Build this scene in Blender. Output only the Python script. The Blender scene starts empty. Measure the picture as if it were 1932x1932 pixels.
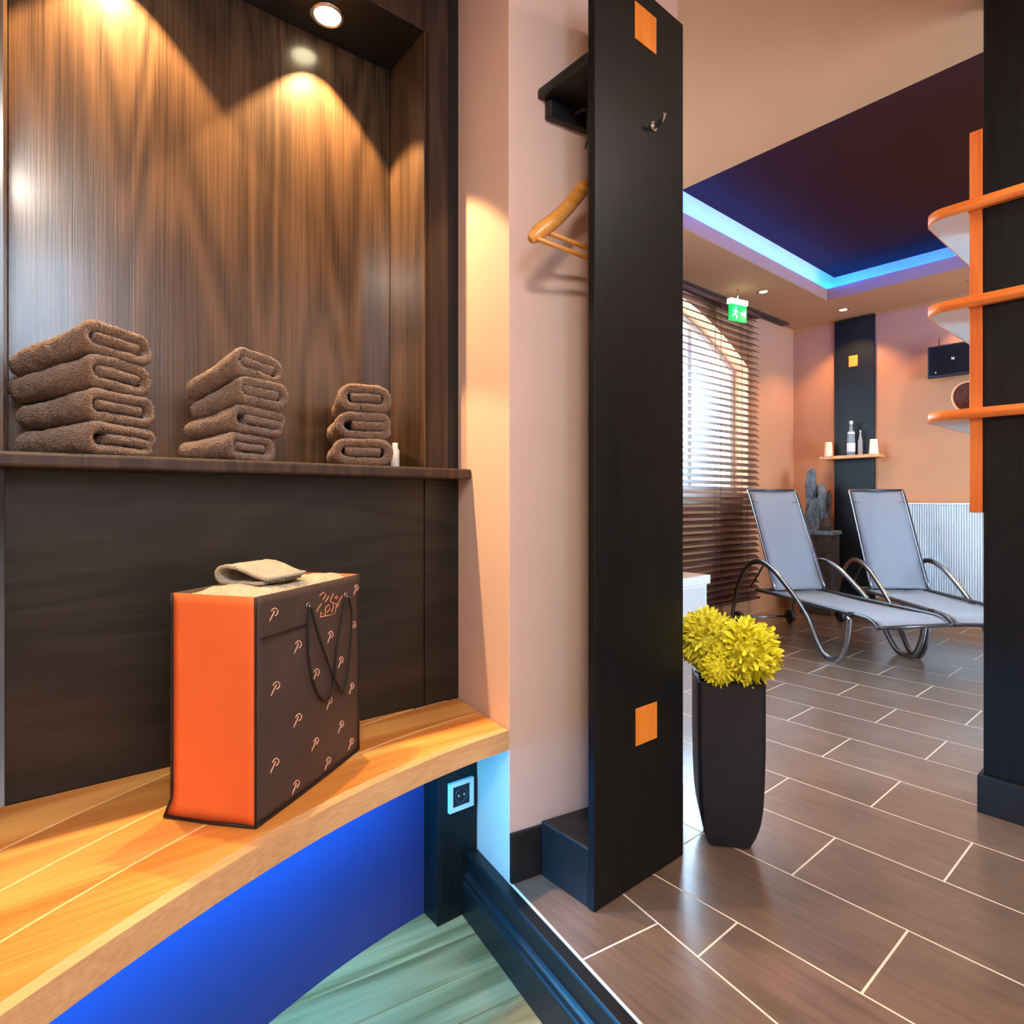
import bpy, math, random
from mathutils import Vector, Matrix, noise
R = math.radians
random.seed(7)
SC = bpy.context.scene
COL = SC.collection

# ------------------------------------------------------------------ camera
cam_d = bpy.data.cameras.new('camera'); cam_d.lens = 21.15; cam_d.sensor_width = 36.0
cam_d.shift_y = -21/1932; cam_d.clip_start = 0.02
cam = bpy.data.objects.new('camera', cam_d); COL.objects.link(cam)
cam.location = (0, 0, 1.0); cam.rotation_euler = (R(90), 0, R(-40.2))
SC.camera = cam

# ------------------------------------------------------------------ world (overcast daylight outside the windows)
W = bpy.data.worlds.new('daylight'); SC.world = W; W.use_nodes = True
bg = W.node_tree.nodes['Background']; bg.inputs[0].default_value = (0.52, 0.76, 1.0, 1); bg.inputs[1].default_value = 17.0

# ------------------------------------------------------------------ exposure
VS = SC.view_settings
VS.view_transform = 'Standard'; VS.look = 'None'; VS.gamma = 1.0; VS.use_curve_mapping = False
VS.exposure = 0.12

# ------------------------------------------------------------------ light settings used by the lamp builders
NICHE_SPOT_W = 112.0
HALL_FILL_W = 45.0  # power of the unseen fill lamps added over the hall
ROOM_SPOT_W = 48.0
COVE_EMIT = 340.0
BENCH_LED_EMIT = 200.0
WARM = (1.0, 0.58, 0.25)

# ================================================================== materials
def lin(h):
    h = h.lstrip('#'); o = []
    for i in (0, 2, 4):
        c = int(h[i:i+2], 16)/255
        o.append(c/12.92 if c <= 0.04045 else ((c+0.055)/1.055)**2.4)
    return tuple(o)
def nodes_of(name):
    m = bpy.data.materials.new(name); m.use_nodes = True
    nt = m.node_tree; return m, nt, nt.nodes['Principled BSDF']
def coords(nt, scale=(1, 1, 1), rot=(0, 0, 0)):
    tc = nt.nodes.new('ShaderNodeTexCoord'); mp = nt.nodes.new('ShaderNodeMapping')
    mp.inputs['Scale'].default_value = scale; mp.inputs['Rotation'].default_value = rot
    nt.links.new(tc.outputs['Object'], mp.inputs['Vector']); return mp.outputs['Vector']
def noise_n(nt, vec, scale, detail=3, rough=0.55, dist=0.0):
    n = nt.nodes.new('ShaderNodeTexNoise'); n.inputs['Scale'].default_value = scale
    n.inputs['Detail'].default_value = detail; n.inputs['Roughness'].default_value = rough
    n.inputs['Distortion'].default_value = dist
    nt.links.new(vec, n.inputs['Vector']); return n.outputs['Fac']
def ramp(nt, fac, stops):
    r = nt.nodes.new('ShaderNodeValToRGB'); e = r.color_ramp.elements
    while len(e) > len(stops): e.remove(e[-1])
    while len(e) < len(stops): e.new(0.5)
    for el, (p, c) in zip(e, stops): el.position = p; el.color = (*c, 1)
    nt.links.new(fac, r.inputs[0]); return r.outputs['Color']
def mathn(nt, op, a, b=None):
    m = nt.nodes.new('ShaderNodeMath'); m.operation = op
    for i, x in enumerate((a, b)):
        if x is None: continue
        if isinstance(x, (int, float)): m.inputs[i].default_value = x
        else: nt.links.new(x, m.inputs[i])
    return m.outputs[0]
def bump(nt, bsdf, h, strength, dist):
    b = nt.nodes.new('ShaderNodeBump'); b.inputs['Strength'].default_value = strength; b.inputs['Distance'].default_value = dist
    nt.links.new(h, b.inputs['Height']); nt.links.new(b.outputs[0], bsdf.inputs['Normal'])
def mul(c, k): return tuple(min(1, x*k) for x in c)

def plain(name, col, rough=0.5, metal=0.0, var=0.12, nscale=6.0, bscale=0, bstr=0.0, bdist=0.002, spec=0.5, coat=0.0):
    m, nt, b = nodes_of(name)
    v = coords(nt)
    f = noise_n(nt, v, nscale)
    c = ramp(nt, f, [(0.3, mul(col, 1-var)), (0.7, mul(col, 1+var))])
    nt.links.new(c, b.inputs['Base Color'])
    b.inputs['Roughness'].default_value = rough; b.inputs['Metallic'].default_value = metal
    b.inputs['Specular IOR Level'].default_value = spec; b.inputs['Coat Weight'].default_value = coat
    if bscale: bump(nt, b, noise_n(nt, v, bscale, 2), bstr, bdist)
    return m
def wood(name, c_dark, c_light, stretch=(8, 8, 0.8), rings=14.0, rough=0.4, fibre=(160, 160, 4), bstr=0.25, spec=0.5, nscale=1.0, piece=False, rw=0.3, sharp=(0.25, 0.75), coat=0.0):
    """contour-line grain: bands of a stretched noise field plus fine fibres"""
    m, nt, b = nodes_of(name)
    v = coords(nt, stretch)
    if piece:
        oi = nt.nodes.new('ShaderNodeObjectInfo'); add = nt.nodes.new('ShaderNodeVectorMath'); add.operation = 'ADD'
        sc = nt.nodes.new('ShaderNodeVectorMath'); sc.operation = 'SCALE'; sc.inputs[3].default_value = 37.0
        cmb = nt.nodes.new('ShaderNodeCombineXYZ')
        for i in range(3): nt.links.new(oi.outputs['Random'], cmb.inputs[i])
        nt.links.new(cmb.outputs[0], sc.inputs[0]); nt.links.new(v, add.inputs[0]); nt.links.new(sc.outputs[0], add.inputs[1]); v = add.outputs[0]
    f = noise_n(nt, v, nscale, 2, 0.45, 0.3)
    s = mathn(nt, 'SINE', mathn(nt, 'MULTIPLY', f, rings*6.283))
    s = mathn(nt, 'ADD', mathn(nt, 'MULTIPLY', s, 0.5), 0.5)
    fb = noise_n(nt, coords(nt, fibre), 1.0, 3, 0.6)
    mix = mathn(nt, 'ADD', mathn(nt, 'MULTIPLY', s, rw), mathn(nt, 'MULTIPLY', fb, 1-rw))
    c = ramp(nt, mix, [(sharp[0], c_dark), (sharp[1], c_light)])
    if piece:
        hs = nt.nodes.new('ShaderNodeHueSaturation')
        nt.links.new(c, hs.inputs['Color'])
        nt.links.new(mathn(nt, 'ADD', mathn(nt, 'MULTIPLY', oi.outputs['Random'], 0.24), 0.88), hs.inputs['Value']); c = hs.outputs[0]
    nt.links.new(c, b.inputs['Base Color'])
    b.inputs['Roughness'].default_value = rough; b.inputs['Specular IOR Level'].default_value = spec; b.inputs['Coat Weight'].default_value = coat
    b.inputs['Coat Roughness'].default_value = 0.15
    bump(nt, b, mix, bstr, 0.0015)
    return m
def emit(name, col, strength):
    m, nt, b = nodes_of(name)
    b.inputs['Base Color'].default_value = (*mul(col, 0.6), 1)
    f = noise_n(nt, coords(nt), 3.0)
    nt.links.new(ramp(nt, f, [(0, mul(col, 0.97)), (1, col)]), b.inputs['Emission Color'])
    b.inputs['Emission Strength'].default_value = strength
    return m
def terry(name, col, sc=300.0):
    m, nt, b = nodes_of(name)
    v = coords(nt)
    big = noise_n(nt, v, 22, 3); vo = nt.nodes.new('ShaderNodeTexVoronoi'); vo.inputs['Scale'].default_value = sc; nt.links.new(v, vo.inputs['Vector'])
    mix = mathn(nt, 'ADD', mathn(nt, 'MULTIPLY', big, 0.5), mathn(nt, 'MULTIPLY', vo.outputs['Distance'], 0.8))
    nt.links.new(ramp(nt, mix, [(0.2, mul(col, 1.25)), (0.85, mul(col, 0.62))]), b.inputs['Base Color'])
    b.inputs['Roughness'].default_value = 0.95; b.inputs['Sheen Weight'].default_value = 0.5; b.inputs['Sheen Roughness'].default_value = 0.5
    b.inputs['Specular IOR Level'].default_value = 0.1
    bump(nt, b, mathn(nt, 'SUBTRACT', 1.0, vo.outputs['Distance']), 1.0, 0.005)
    return m
def glass(name, col, rough=0.02, alpha=0.35):
    m, nt, b = nodes_of(name)
    b.inputs['Base Color'].default_value = (*col, 1); b.inputs['Roughness'].default_value = rough
    b.inputs['Alpha'].default_value = alpha
    f = noise_n(nt, coords(nt), 8.0); nt.links.new(mathn(nt, 'ADD', mathn(nt, 'MULTIPLY', f, 0.03), rough), b.inputs['Roughness'])
    return m

M = {}
M['pink'] = plain('pink_plaster', lin('e3c8ba'), 0.8, var=0.03, nscale=3, bscale=260, bstr=0.12, spec=0.2)
M['salmon'] = plain('salmon_plaster', lin('c48b64'), 0.8, var=0.04, nscale=2.5, bscale=220, bstr=0.12, spec=0.2)
M['ceil'] = plain('ceiling_paint', lin('b98561'), 0.85, var=0.03, nscale=2, bscale=200, bstr=0.08, spec=0.2)
M['brownceil'] = plain('aubergine_paint', (0.047, 0.013, 0.0045), 1.0, var=0.05, nscale=2, spec=0.0)
M['white'] = plain('white_paint', lin('e6e2dc'), 0.6, var=0.03)
M['black'] = wood('black_stained_wood', lin('0f1214'), lin('171b1d'), (10, 10, 0.9), 8, 0.42, (150, 150, 3), 0.12, 0.25)
M['blackpaint'] = plain('black_satin_paint', lin('17191a'), 0.42, var=0.15, nscale=9, bscale=90, bstr=0.05)
M['blackpanel'] = wood('black_oak_panel', lin('161714'), lin('2d2a25'), (0.9, 8, 7), 7, 0.40, (4, 140, 140), 0.30, 0.5, sharp=(0.3, 0.9))
M['brownwood'] = wood('dark_veneer', lin('2c2119'), lin('5f4935'), (4.2, 4.2, 0.50), 11, 0.27, (210, 210, 2.6), 0.30, 0.5, sharp=(0.25, 0.75), rw=0.24, coat=0.6)
M['darkpost'] = wood('dark_brown_post', lin('2c221d'), lin('4a3b31'), (9, 9, 0.6), 8, 0.42, (160, 160, 3), 0.2, 0.4)
M['bench'] = wood('golden_ash', lin('cb7f38'), lin('edb264'), (0.7, 7, 7), 3, 0.36, (3, 150, 150), 0.06, 0.45, piece=True, rw=0.4)
M['inlay'] = plain('pale_maple_inlay', lin('f2d3a2'), 0.45, var=0.06, nscale=30)
M['benchedge'] = wood('pale_ash_edge', lin('d7a172'), lin('f0c795'), (0.8, 6, 8), 2, 0.45, (4, 140, 150), 0.05, 0.4, rw=0.25)
M['orangewood'] = wood('orange_beech', lin('d76a24'), lin('f08a3c'), (8, 1.2, 8), 5, 0.42, (150, 6, 150), 0.06, 0.4)
M['orangewoodv'] = wood('orange_beech_upright', lin('cf6526'), lin('e9823a'), (8, 8, 1.0), 5, 0.42, (150, 150, 5), 0.06, 0.4)
M['inlayorange'] = wood('orange_inlay', lin('e57f22'), lin('f79a3a'), (9, 9, 2), 4, 0.45, (140, 140, 8), 0.05, 0.4)
M['laminate'] = plain('grey_white_laminate', lin('d8d6d4'), 0.5, var=0.04, nscale=40)
M['kick'] = plain('blue_grey_kick_panel', lin('31356e'), 0.55, var=0.04, nscale=3, spec=0.3)
M['hangerwood'] = wood('varnished_hanger_wood', lin('c07a2c'), lin('e2a352'), (2, 9, 9), 5, 0.3, (6, 150, 150), 0.05, 0.5)
M['chrome'] = plain('brushed_steel', (0.72, 0.71, 0.7), 0.22, 1.0, var=0.05, nscale=40)
M['alu'] = plain('aluminium_tube', (0.26, 0.27, 0.29), 0.26, 1.0, var=0.06, nscale=30)
M['darkmetal'] = plain('dark_grey_metal', (0.10, 0.105, 0.115), 0.35, 0.8, var=0.1, nscale=30)
M['plasticblack'] = plain('black_plastic', lin('16171a'), 0.4, var=0.1, nscale=20)
M['plasticwhite'] = plain('white_plastic', lin('dfe4e8'), 0.4, var=0.03, nscale=20)
M['grout'] = plain('cream_grout', lin('e4d5bf'), 0.85, var=0.08, nscale=60)
M['trimline'] = plain('tile_edge_profile', lin('e9dfce'), 0.45, var=0.05, nscale=30)
M['towel'] = terry('brown_terry', lin('8f6f57'))
M['cream'] = terry('cream_terry', lin('eedfba'), 380)
M['offwhite'] = terry('white_terry', lin('ded8c2'), 420)
M['orangefab'] = plain('orange_bag_fabric', lin('e8713a'), 0.6, var=0.05, nscale=9, bscale=500, bstr=0.08, spec=0.3)
M['bagfab'] = plain('brown_bag_fabric', lin('4a3d39'), 0.55, var=0.14, nscale=9, bscale=14, bstr=0.35, bdist=0.006, spec=0.35)
M['piping'] = plain('black_piping', lin('1a1513'), 0.6, var=0.1)
M['print'] = plain('pale_pink_print', lin('e8b49c'), 0.6, var=0.05)
M['logoprint'] = plain('salmon_print', lin('e79a72'), 0.6, var=0.1)
M['planter'] = plain('dark_slate_planter', lin('191a20'), 0.55, var=0.25, nscale=14, bscale=60, bstr=0.2)
M['rim'] = plain('pale_planter_lining', lin('e8dccb'), 0.5, var=0.05)
M['petal'] = plain('yellow_petals', lin('fff03c'), 0.6, var=0.18, nscale=55, spec=0.3)
M['petal2'] = plain('lime_yellow_petals', lin('f2ea48'), 0.6, var=0.18, nscale=55, spec=0.3)
M['leaf'] = plain('green_leaf', lin('4f6a25'), 0.5, var=0.2, nscale=30)
M['slate'] = plain('blue_grey_slate', lin('5d6a70'), 0.6, var=0.4, nscale=25, bscale=35, bstr=0.8, bdist=0.02)
M['slatewarm'] = plain('brown_slate', lin('3a2a22'), 0.6, var=0.3, nscale=18, bscale=35, bstr=0.8, bdist=0.02)
M['slat'] = wood('walnut_slat', lin('3a221b'), lin('6a453a'), (1.2, 12, 12), 4, 0.36, (5, 150, 150), 0.06, 0.5, piece=True)
M['tape'] = plain('ladder_tape', lin('2b1d18'), 0.8)
M['radiator'] = plain('white_radiator_enamel', lin('e2e8ea'), 0.35, var=0.02)
M['screen'] = plain('black_screen_glass', lin('050608'), 0.5, var=0.2, nscale=5, spec=0.15)
M['cup'] = plain('cream_ceramic', lin('f1dfc4'), 0.5, var=0.03)
M['glass'] = glass('clear_glass', (0.82, 0.9, 0.95), 0.03, 0.30)
M['pane'] = glass('window_glass', (0.9, 0.95, 1.0), 0.01, 0.06)
M['bottleglass'] = glass('bottle_glass', (0.35, 0.45, 0.5), 0.05, 0.55)
M['label'] = plain('white_paper_label', lin('e9e6e2'), 0.6, var=0.02)
M['plate'] = plain('brown_woven_plate', lin('5a3826'), 0.6, var=0.4, nscale=60, bscale=120, bstr=0.5)
M['platerim'] = plain('cream_plate_rim', lin('f0dcb8'), 0.5, var=0.04)
M['cove_led'] = emit('blue_led_strip', (0.003, 0.058, 1.0), COVE_EMIT)
M['bench_led'] = emit('bench_led_strip', (0.006, 0.40, 1.0), BENCH_LED_EMIT)
M['lens'] = emit('spot_lens', (1.0, 0.86, 0.55), 14.0)
M['opal'] = emit('opal_fill_glow', (1.0, 0.80, 0.60), 4.0)  # glowing cover of the added hall fill lamps
M['exitgreen'] = emit('exit_green', (0.01, 0.55, 0.10), 1.0)
M['exitwhite'] = emit('exit_white', (0.75, 1.0, 0.80), 3.0)
def sling():
    m, nt, b = nodes_of('grey_sling_mesh')
    v = coords(nt, (1, 1, 1))
    ch = nt.nodes.new('ShaderNodeTexChecker'); ch.inputs['Scale'].default_value = 420; nt.links.new(v, ch.inputs['Vector'])
    nt.links.new(ramp(nt, noise_n(nt, v, 240), [(0.3, lin('7d848f')), (0.7, lin('969da9'))]), b.inputs['Base Color'])
    b.inputs['Roughness'].default_value = 0.42; b.inputs['Sheen Weight'].default_value = 0.3
    tr = nt.nodes.new('ShaderNodeBsdfTransparent'); mx = nt.nodes.new('ShaderNodeMixShader')
    mx.inputs[0].default_value = 0.26
    nt.links.new(b.outputs[0], mx.inputs[1]); nt.links.new(tr.outputs[0], mx.inputs[2])
    nt.links.new(mx.outputs[0], nt.nodes['Material Output'].inputs['Surface'])
    bump(nt, b, ch.outputs['Fac'], 0.15, 0.001)
    return m
M['sling'] = sling()
def tile_mat():
    m, nt, b = nodes_of('brown_stone_tile')
    tc = nt.nodes.new('ShaderNodeTexCoord'); oi = nt.nodes.new('ShaderNodeObjectInfo')
    cmb = nt.nodes.new('ShaderNodeCombineXYZ')
    for i in range(3): nt.links.new(mathn(nt, 'MULTIPLY', oi.outputs['Random'], 23.0), cmb.inputs[i])
    add = nt.nodes.new('ShaderNodeVectorMath'); nt.links.new(tc.outputs['Object'], add.inputs[0]); nt.links.new(cmb.outputs[0], add.inputs[1])
    mp = nt.nodes.new('ShaderNodeMapping'); mp.inputs['Scale'].default_value = (60, 5, 5); nt.links.new(add.outputs[0], mp.inputs['Vector'])
    st = noise_n(nt, mp.outputs[0], 1.0, 4, 0.6, 0.4); cl = noise_n(nt, add.outputs[0], 5, 4)
    mix = mathn(nt, 'ADD', mathn(nt, 'MULTIPLY', st, 0.5), mathn(nt, 'MULTIPLY', cl, 0.5))
    c = ramp(nt, mix, [(0.3, lin('5d4a3c')), (0.7, lin('856c59'))])
    nt.links.new(c, b.inputs['Base Color'])
    nt.links.new(mathn(nt, 'ADD', mathn(nt, 'MULTIPLY', st, 0.12), 0.15), b.inputs['Roughness'])
    b.inputs['Specular IOR Level'].default_value = 0.85; b.inputs['Coat Weight'].default_value = 0.9; b.inputs['Coat Roughness'].default_value = 0.34
    bump(nt, b, mix, 0.12, 0.002)
    return m
M['tile'] = tile_mat()
M['plank'] = wood('pale_oak_floor', lin('74653f'), lin('a59166'), (0.8, 7, 7), 5, 0.33, (3, 110, 110), 0.12, 0.5, piece=True, rw=0.4)

# ================================================================== mesh helpers
class MB:
    def __init__(s): s.v = []; s.f = []; s.sm = []
    def add(s, vs, fs, smooth=False):
        o = len(s.v); s.v += [tuple(v) for v in vs]; s.f += [tuple(i+o for i in f) for f in fs]; s.sm += [smooth]*len(fs); return s
    def box(s, x0, x1, y0, y1, z0, z1):
        return s.add([(x0,y0,z0),(x1,y0,z0),(x1,y1,z0),(x0,y1,z0),(x0,y0,z1),(x1,y0,z1),(x1,y1,z1),(x0,y1,z1)],
                     [(0,3,2,1),(4,5,6,7),(0,1,5,4),(1,2,6,5),(2,3,7,6),(3,0,4,7)])
    def prism(s, poly, z0, z1, smooth=False):
        a = sum(poly[i][0]*poly[(i+1) % len(poly)][1]-poly[(i+1) % len(poly)][0]*poly[i][1] for i in range(len(poly)))
        if a < 0: poly = poly[::-1]
        n = len(poly)
        s.add([(x, y, z0) for x, y in poly]+[(x, y, z1) for x, y in poly], [tuple(range(n-1, -1, -1)), tuple(range(n, 2*n))])
        o = len(s.v)-2*n
        s.f += [(o+i, o+(i+1) % n, o+n+(i+1) % n, o+n+i) for i in range(n)]; s.sm += [smooth]*n
        return s
    def tube(s, pts, r, n=10, closed=False, flat=1.0):
        pts = [Vector(p) for p in pts]; m = len(pts); rings = []
        t0 = (pts[1]-pts[0]).normalized()
        up = Vector((0, 0, 1)) if abs(t0.z) < 0.9 else Vector((1, 0, 0))
        nrm = (up - t0*up.dot(t0)).normalized()
        for i, p in enumerate(pts):
            if closed: t = (pts[(i+1) % m]-pts[i-1]).normalized()
            else: t = (pts[min(i+1, m-1)]-pts[max(i-1, 0)]).normalized()
            nrm = (nrm - t*nrm.dot(t)).normalized(); bn = t.cross(nrm)
            ri = r[i] if isinstance(r, (list, tuple)) else r
            rings.append([p+nrm*math.cos(a)*ri+bn*math.sin(a)*ri*flat for a in [2*math.pi*k/n for k in range(n)]])
        vs = [q for rg in rings for q in rg]; fs = []
        for i in range(m if closed else m-1):
            j = (i+1) % m
            fs += [(i*n+k, i*n+(k+1) % n, j*n+(k+1) % n, j*n+k) for k in range(n)]
        s.add(vs, fs, True)
        if not closed:
            o = len(s.v)-len(vs)
            s.f += [tuple(o+k for k in range(n-1, -1, -1)), tuple(o+(m-1)*n+k for k in range(n))]; s.sm += [False]*2
        return s
    def lathe(s, prof, n=24, cx=0, cy=0, smooth=True):
        vs = []; fs = []
        for r, z in prof: vs += [(cx+r*math.cos(2*math.pi*k/n), cy+r*math.sin(2*math.pi*k/n), z) for k in range(n)]
        for i in range(len(prof)-1): fs += [(i*n+k, i*n+(k+1) % n, (i+1)*n+(k+1) % n, (i+1)*n+k) for k in range(n)]
        s.add(vs, fs, smooth); o = len(s.v)-len(vs)
        s.f += [tuple(o+k for k in range(n-1, -1, -1)), tuple(o+(len(prof)-1)*n+k for k in range(n))]; s.sm += [False]*2
        return s
    def mesh(s, name):
        me = bpy.data.meshes.new(name); me.from_pydata(s.v, [], s.f)
        me.polygons.foreach_set('use_smooth', s.sm); me.update(); return me
    def build(s, name, mat, parent=None, bevel=0.0, loc=None, rotz=None, seg=2):
        return put(name, s.mesh(name), mat, parent, bevel, loc, rotz, seg)
def put(name, me, mat, parent=None, bevel=0.0, loc=None, rotz=None, seg=2):
    o = bpy.data.objects.new(name, me); COL.objects.link(o)
    if mat is not None and not me.materials: me.materials.append(M[mat] if isinstance(mat, str) else mat)
    if parent: o.parent = parent
    if loc: o.location = loc
    if rotz is not None: o.rotation_euler = (0, 0, rotz)
    if bevel:
        b = o.modifiers.new('bevel', 'BEVEL'); b.width = bevel; b.segments = seg; b.limit_method = 'ANGLE'; b.angle_limit = R(40)
    return o
def thing(name, label, cat, loc=(0, 0, 0), rotz=0.0, group=None):
    o = bpy.data.objects.new(name, None); COL.objects.link(o); o.empty_display_size = 0.05
    o.location = loc; o.rotation_euler = (0, 0, rotz); return tag(o, label, cat, group)
def tag(o, label, cat, group=None):
    o['label'] = label; o['category'] = cat
    if group: o['group'] = group
    return o
def struct(o, label=None):
    o['kind'] = 'structure'
    if label: o['label'] = label
    return o
def lampobj(name, kind, energy, color, parent, loc, rot=(0, 0, 0), **kw):
    d = bpy.data.lights.new(name, kind); d.energy = energy; d.color = color
    for k, v in kw.items(): setattr(d, k, v)
    o = bpy.data.objects.new(name, d); COL.objects.link(o); o.parent = parent; o.location = loc; o.rotation_euler = rot; return o
def spline(pts, n=6):
    P = [Vector(p) for p in pts]; out = []
    for i in range(len(P)-1):
        a = P[max(i-1, 0)]; b = P[i]; c = P[i+1]; d = P[min(i+2, len(P)-1)]
        for k in range(n):
            t = k/n
            out.append(0.5*((2*b)+(c-a)*t+(2*a-5*b+4*c-d)*t*t+(3*b-a-3*c+d)*t**3))
    out.append(P[-1]); return out
def clip(poly, pt, nrm):
    """keep the side of the line where (q-pt).nrm >= 0"""
    out = []
    for i in range(len(poly)):
        a, b = poly[i], poly[(i+1) % len(poly)]
        da = (a[0]-pt[0])*nrm[0]+(a[1]-pt[1])*nrm[1]; db = (b[0]-pt[0])*nrm[0]+(b[1]-pt[1])*nrm[1]
        if da >= 0: out.append(a)
        if (da > 0 and db < 0) or (da < 0 and db > 0):
            k = da/(da-db); out.append((a[0]+(b[0]-a[0])*k, a[1]+(b[1]-a[1])*k))
    return out

# ================================================================== layout numbers (metres)
CEIL = 2.65; LOW = -0.17
XW0, XB, YW0, YN = -1.6, 5.82, -1.6, 2.68        # west, back, near, window wall
YH, XP = -0.95, 2.41                              # near wall of the hall, partition
CORNER = (1.011, 1.209)                           # corner of the pink wall beside the alcove
PEND = (1.0625, 1.511)                            # panel end at that wall
BDIR = (-0.168, -0.986)                           # line of the step
WDIR = (0.982, -0.191)                            # line of the pink wall
AO = (1.0625, 1.511); AROT = R(178.0)             # alcove frame: t along the panel, p towards the room
def AL(t, p, z=0.0):
    c, s = math.cos(AROT), math.sin(AROT)
    return (AO[0]+t*c-p*s, AO[1]+t*s+p*c, z)
def step_at(y): return CORNER[0]+(y-CORNER[1])*BDIR[0]/BDIR[1]

# ================================================================== floor of the hall and relaxation room
sb = (step_at(YH), YH)
floor = MB().prism([sb, (XP, YH), (XP, YW0), (XB, YW0), (XB, YN), (1.6, YN), (1.6, 1.094), CORNER], -0.2, -0.0005).build('floor', 'grout'); struct(floor)
nB = (-BDIR[1], BDIR[0])                          # pointing from the step into the hall
nB = (0.986, -0.168)
G = 0.0026; BW = 0.228
cutp = (CORNER[0]+nB[0]*BW, CORNER[1]+nB[1]*BW)
row0, rw, tl = 1.33, 0.2785, 0.54
full = MB().box(-rw/2+G, rw/2-G, -tl/2+G, tl/2-G, -0.012, 0).mesh('tile')
tiles = 0
for r in range(-3, 17):
    x0 = row0+r*rw
    off = 0.475 if r % 2 == 0 else 0.745
    for k in range(-5, 6):
        y0 = off+k*tl
        poly = [(x0+G, y0+G), (x0+rw-G, y0+G), (x0+rw-G, y0+tl-G), (x0+G, y0+tl-G)]
        p2 = clip(poly, (cutp[0]+nB[0]*G, cutp[1]+nB[1]*G), nB)
        if x0+rw/2 < 1.6: p2 = clip(p2, (CORNER[0]-WDIR[1]*-0.01, CORNER[1]-0.012), (-0.191*1.0, -0.982)) if p2 else p2
        for pt, nn in (((XB-0.003, 0), (-1, 0)), ((0, YN-0.003), (0, -1)), ((0, (YW0 if x0+rw/2 > XP else YH)+0.003), (0, 1))):
            if p2: p2 = clip(p2, pt, nn)
        if len(p2) < 3: continue
        area = abs(sum(p2[i][0]*p2[(i+1) % len(p2)][1]-p2[(i+1) % len(p2)][0]*p2[i][1] for i in range(len(p2))))/2
        if area < 0.0006: continue
        c = (x0+rw/2, y0+tl/2)
        if area > (rw-2*G)*(tl-2*G)*0.9999: o = put('tile', full, 'tile', floor, 0, (c[0], c[1], 0))
        else: o = MB().prism([(q[0]-c[0], q[1]-c[1]) for q in p2], -0.012, 0).build('tile', 'tile', floor, 0, (c[0], c[1], 0))
# border row that follows the step
for k in range(-1, 6):
    s0 = 0.31+(k-1)*tl; s1 = s0+tl
    s0 = max(s0, -0.02)
    if s1 <= 0: continue
    P = lambda s, w: (CORNER[0]+BDIR[0]*s+nB[0]*w, CORNER[1]+BDIR[1]*s+nB[1]*w)
    poly = [P(s0+G, 0.006), P(s1-G, 0.006), P(s1-G, BW-G), P(s0+G, BW-G)]
    poly = clip(poly, (0, YH+0.003), (0, 1))
    poly = clip(poly, (CORNER[0], CORNER[1]-0.012), (-0.191, -0.982))
    if len(poly) < 3: continue
    c = (sum(q[0] for q in poly)/len(poly), sum(q[1] for q in poly)/len(poly))
    MB().prism([(q[0]-c[0], q[1]-c[1]) for q in poly], -0.012, 0).build('tile', 'tile', floor, 0, (c[0], c[1], 0))

# pale edge profile along the step, then the black riser with its mouldings
Lr = 2.185
S = lambda s, w: (CORNER[0]+BDIR[0]*s+nB[0]*w, CORNER[1]+BDIR[1]*s+nB[1]*w)
struct(MB().prism([S(0.004, 0.0005), S(Lr, 0.0005), S(Lr, 0.0055), S(0.004, 0.0055)], -0.012, 0.0012).build('trim_1', 'trimline'))
riser = MB()
prof = [(0.0, -0.0005), (-0.030, -0.0005), (-0.034, -0.006), (-0.034, -0.052), (-0.040, -0.058), (-0.046, -0.062), (-0.046, -0.072), (-0.052, -0.078), (-0.052, LOW), (0.0, LOW)]
n = len(prof); ends = []
for s in (-0.18, Lr): ends += [(*S(s, w), z) for w, z in prof]
riser.add(ends, [tuple(range(n)), tuple(range(2*n-1, n-1, -1))]+[(i, n+i, n+(i+1) % n, (i+1) % n) for i in range(n)])
struct(riser.build('trim_2', 'blackpaint', bevel=0.002))

# lower floor of the alcove: boards
fl2 = struct(MB().prism([(XW0, YH), (step_at(YH), YH), (step_at(1.6), 1.6), (XW0, 1.75)], LOW-0.05, LOW-0.006).build('floor_alcove', 'tape'))
bw = 0.118
for i in range(0, 26):
    s0 = -0.33+i*bw
    # boards run square to the step
    lens = [(-1.15, -0.035)] if i % 2 else [(-0.62, -0.035), (-1.9, -0.622)]
    if i % 2: lens.append((-2.3, -1.152))
    for (w0, w1) in lens:
        poly = [S(s0+0.0008, w0), S(s0+bw-0.0008, w0), S(s0+bw-0.0008, w1), S(s0+0.0008, w1)]
        for pt, nn in (((0, YH+0.002), (0, 1)), ((XW0+0.002, 0), (1, 0)), (AL(0, -0.02)[:2], (-0.035, -0.999))):
            if len(poly) > 2: poly = clip(poly, pt, nn)
        if len(poly) < 3: continue
        c = (sum(q[0] for q in poly)/len(poly), sum(q[1] for q in poly)/len(poly))
        ang = math.atan2(WDIR[1], WDIR[0]); ca, sa = math.cos(-ang), math.sin(-ang)
        MB().prism([((q[0]-c[0])*ca-(q[1]-c[1])*sa, (q[0]-c[0])*sa+(q[1]-c[1])*ca) for q in poly], -0.014, 0).build('plank', 'plank', fl2, 0.0008, (c[0], c[1], LOW), ang, 1)

# ================================================================== walls
struct(MB().prism([CORNER, (1.6, 1.0945), (1.6, 2.89), (1.0625, 2.89), PEND], LOW, CEIL).build('wall_middle', 'pink', bevel=0.003))
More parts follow.
